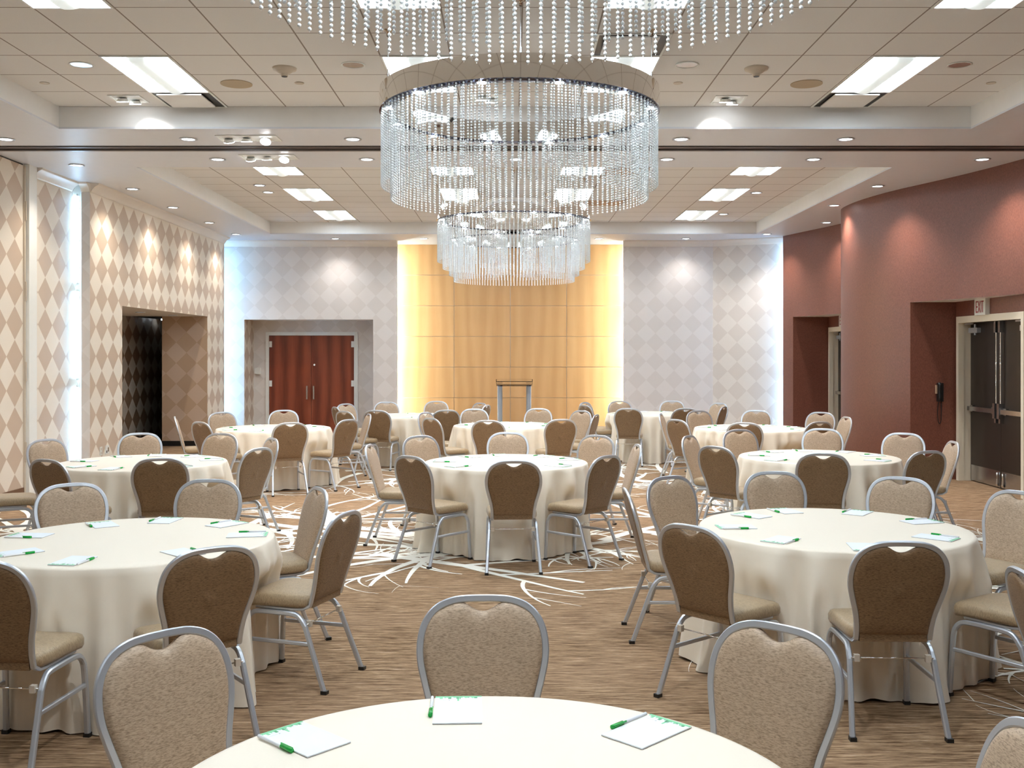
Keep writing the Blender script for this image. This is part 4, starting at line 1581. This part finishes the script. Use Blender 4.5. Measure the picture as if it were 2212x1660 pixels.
a.add([(-0.029, PL / 2 - 0.037, z), (-0.025, PL / 2 - 0.037, z), (-0.023, PL / 2 - 0.032, z), (-0.028, PL / 2 - 0.032, z)], [(0, 1, 2, 3)], 3)
pad_me = a.mesh('notepad', [M['paper'], M['pad_green'], M['pad_green2'], M['pad_grey'], M['pad_edge']])
# pen along local -y (cap end towards -y)
a = MB()
a.sweep([(0, 0.075, 0.006), (0, 0.073, 0.006), (0, -0.03, 0.006)], circ_prof(0.0047, 10), (1, 0, 0))
pen_b = a.mesh('barrel', [M['pen_white']])
a = MB()
a.sweep([(0, -0.028, 0.0065), (0, -0.060, 0.0065), (0, -0.068, 0.0065), (0, -0.074, 0.0065)], circ_prof(0.0062, 10), (1, 0, 0))
a.box((0.004, -0.070, 0.008), (0.0065, -0.018, 0.012))
pen_c = a.mesh('cap', [M['pen_green']])


def pad_set(x, y, az, nm, where, group, pr_=0.0):
    ztop = TZ + 0.0045
    o = place('notepad', pad_me, None, (x, y, ztop), (0, 0, -az))
    tag(o, 'white notepad with green printed edge, %s place of the %s' % (where, nm), 'notepad', group)
    r_ = Vector((math.cos(-az), math.sin(-az)))
    f_ = Vector((-r_.y, r_.x))
    p = Vector((x, y)) - r_ * (PW / 2 + 0.0085) + f_ * 0.02
    if pr_ > 0:
        p = Vector((x, y)) + r_ * rpn.uniform(-0.03, 0.03) - f_ * 0.02
    root = thing('pen', 'white pen with green cap, %s place of the %s' % (where, nm), 'pen', (p.x, p.y, ztop + (PT if pr_ > 0 else 0.0)), -az + pr_, 'pens on the ' + nm)
    place('barrel', pen_b, root)
    place('cap', pen_c, root)


rpn = random.Random(5)
for (x, y, az, wh) in ((-0.150, 2.877, -2, 'far'), (-0.540, 2.660, -47, 'far door'), (0.362, 2.714, 45, 'far exit')):
    pad_set(x, y, math.radians(az), TABLES['T0'][2], wh, 'notepads on the front table')
names8 = ['far', 'far exit', 'exit', 'near exit', 'near', 'near door', 'door', 'far door']
offs = [-4, 37, 78, 130, 186, 230, 276, 321]
for t in ('TL', 'TR', 'TML', 'TC', 'TMR', 'TBL', 'TBC', 'TBR', 'TFL', 'TFR'):
    x, y, nm, _ = TABLES[t]
    jit = rpn.uniform(-5, 5)
    for wh, a0 in zip(names8, offs):
        a1 = math.radians(a0 + jit + rpn.uniform(-3, 3))
        r_ = rpn.uniform(0.56, 0.62)
        pad_set(x + r_ * math.sin(a1), y + r_ * math.cos(a1), a1 + rpn.uniform(-0.12, 0.12), nm, wh, 'notepads on the ' + nm)

# ------------------------------------------------------------------ lectern
LY = 20.2
lx = PX(1111, LY)
root = thing('lectern', 'clear acrylic lectern with two grey posts before the wood panel', 'lectern', (lx, LY, 0), 0)
for sx in (-1, 1):
    m_ = MB(); m_.cyl((sx * 0.285, 0), 0.05, 0.02, 1.13, 24); m_.build('post', M['post'], root)
    m_ = MB(); m_.cyl((sx * 0.285, 0), 0.053, 1.13, 1.15, 24); m_.build('post_cap', M['chrome_dark'], root)
m_ = MB(); m_.box((-0.235, -0.006, 0.05), (0.235, 0.006, 1.05)); m_.build('front_panel', M['acrylic'], root)
m_ = MB()
Rm = Matrix.Rotation(math.radians(-14), 4, 'X')
T = Matrix.Translation((0, 0, 1.17))
m_.box((-0.36, -0.22, 0.0), (0.36, 0.22, 0.012), 0, T @ Rm)
for (x0, x1, y0, y1) in ((-0.36, -0.348, -0.22, 0.22), (0.348, 0.36, -0.22, 0.22), (-0.348, 0.348, -0.22, -0.208), (-0.348, 0.348, 0.208, 0.22)):
    m_.box((x0, y0, 0.012), (x1, y1, 0.05), 0, T @ Rm)
m_.build('reading_shelf', M['acrylic'], root)
m_ = MB(); m_.box((-0.36, -0.22, 0.0), (0.36, 0.22, 0.02)); m_.build('base', M['acrylic'], root)
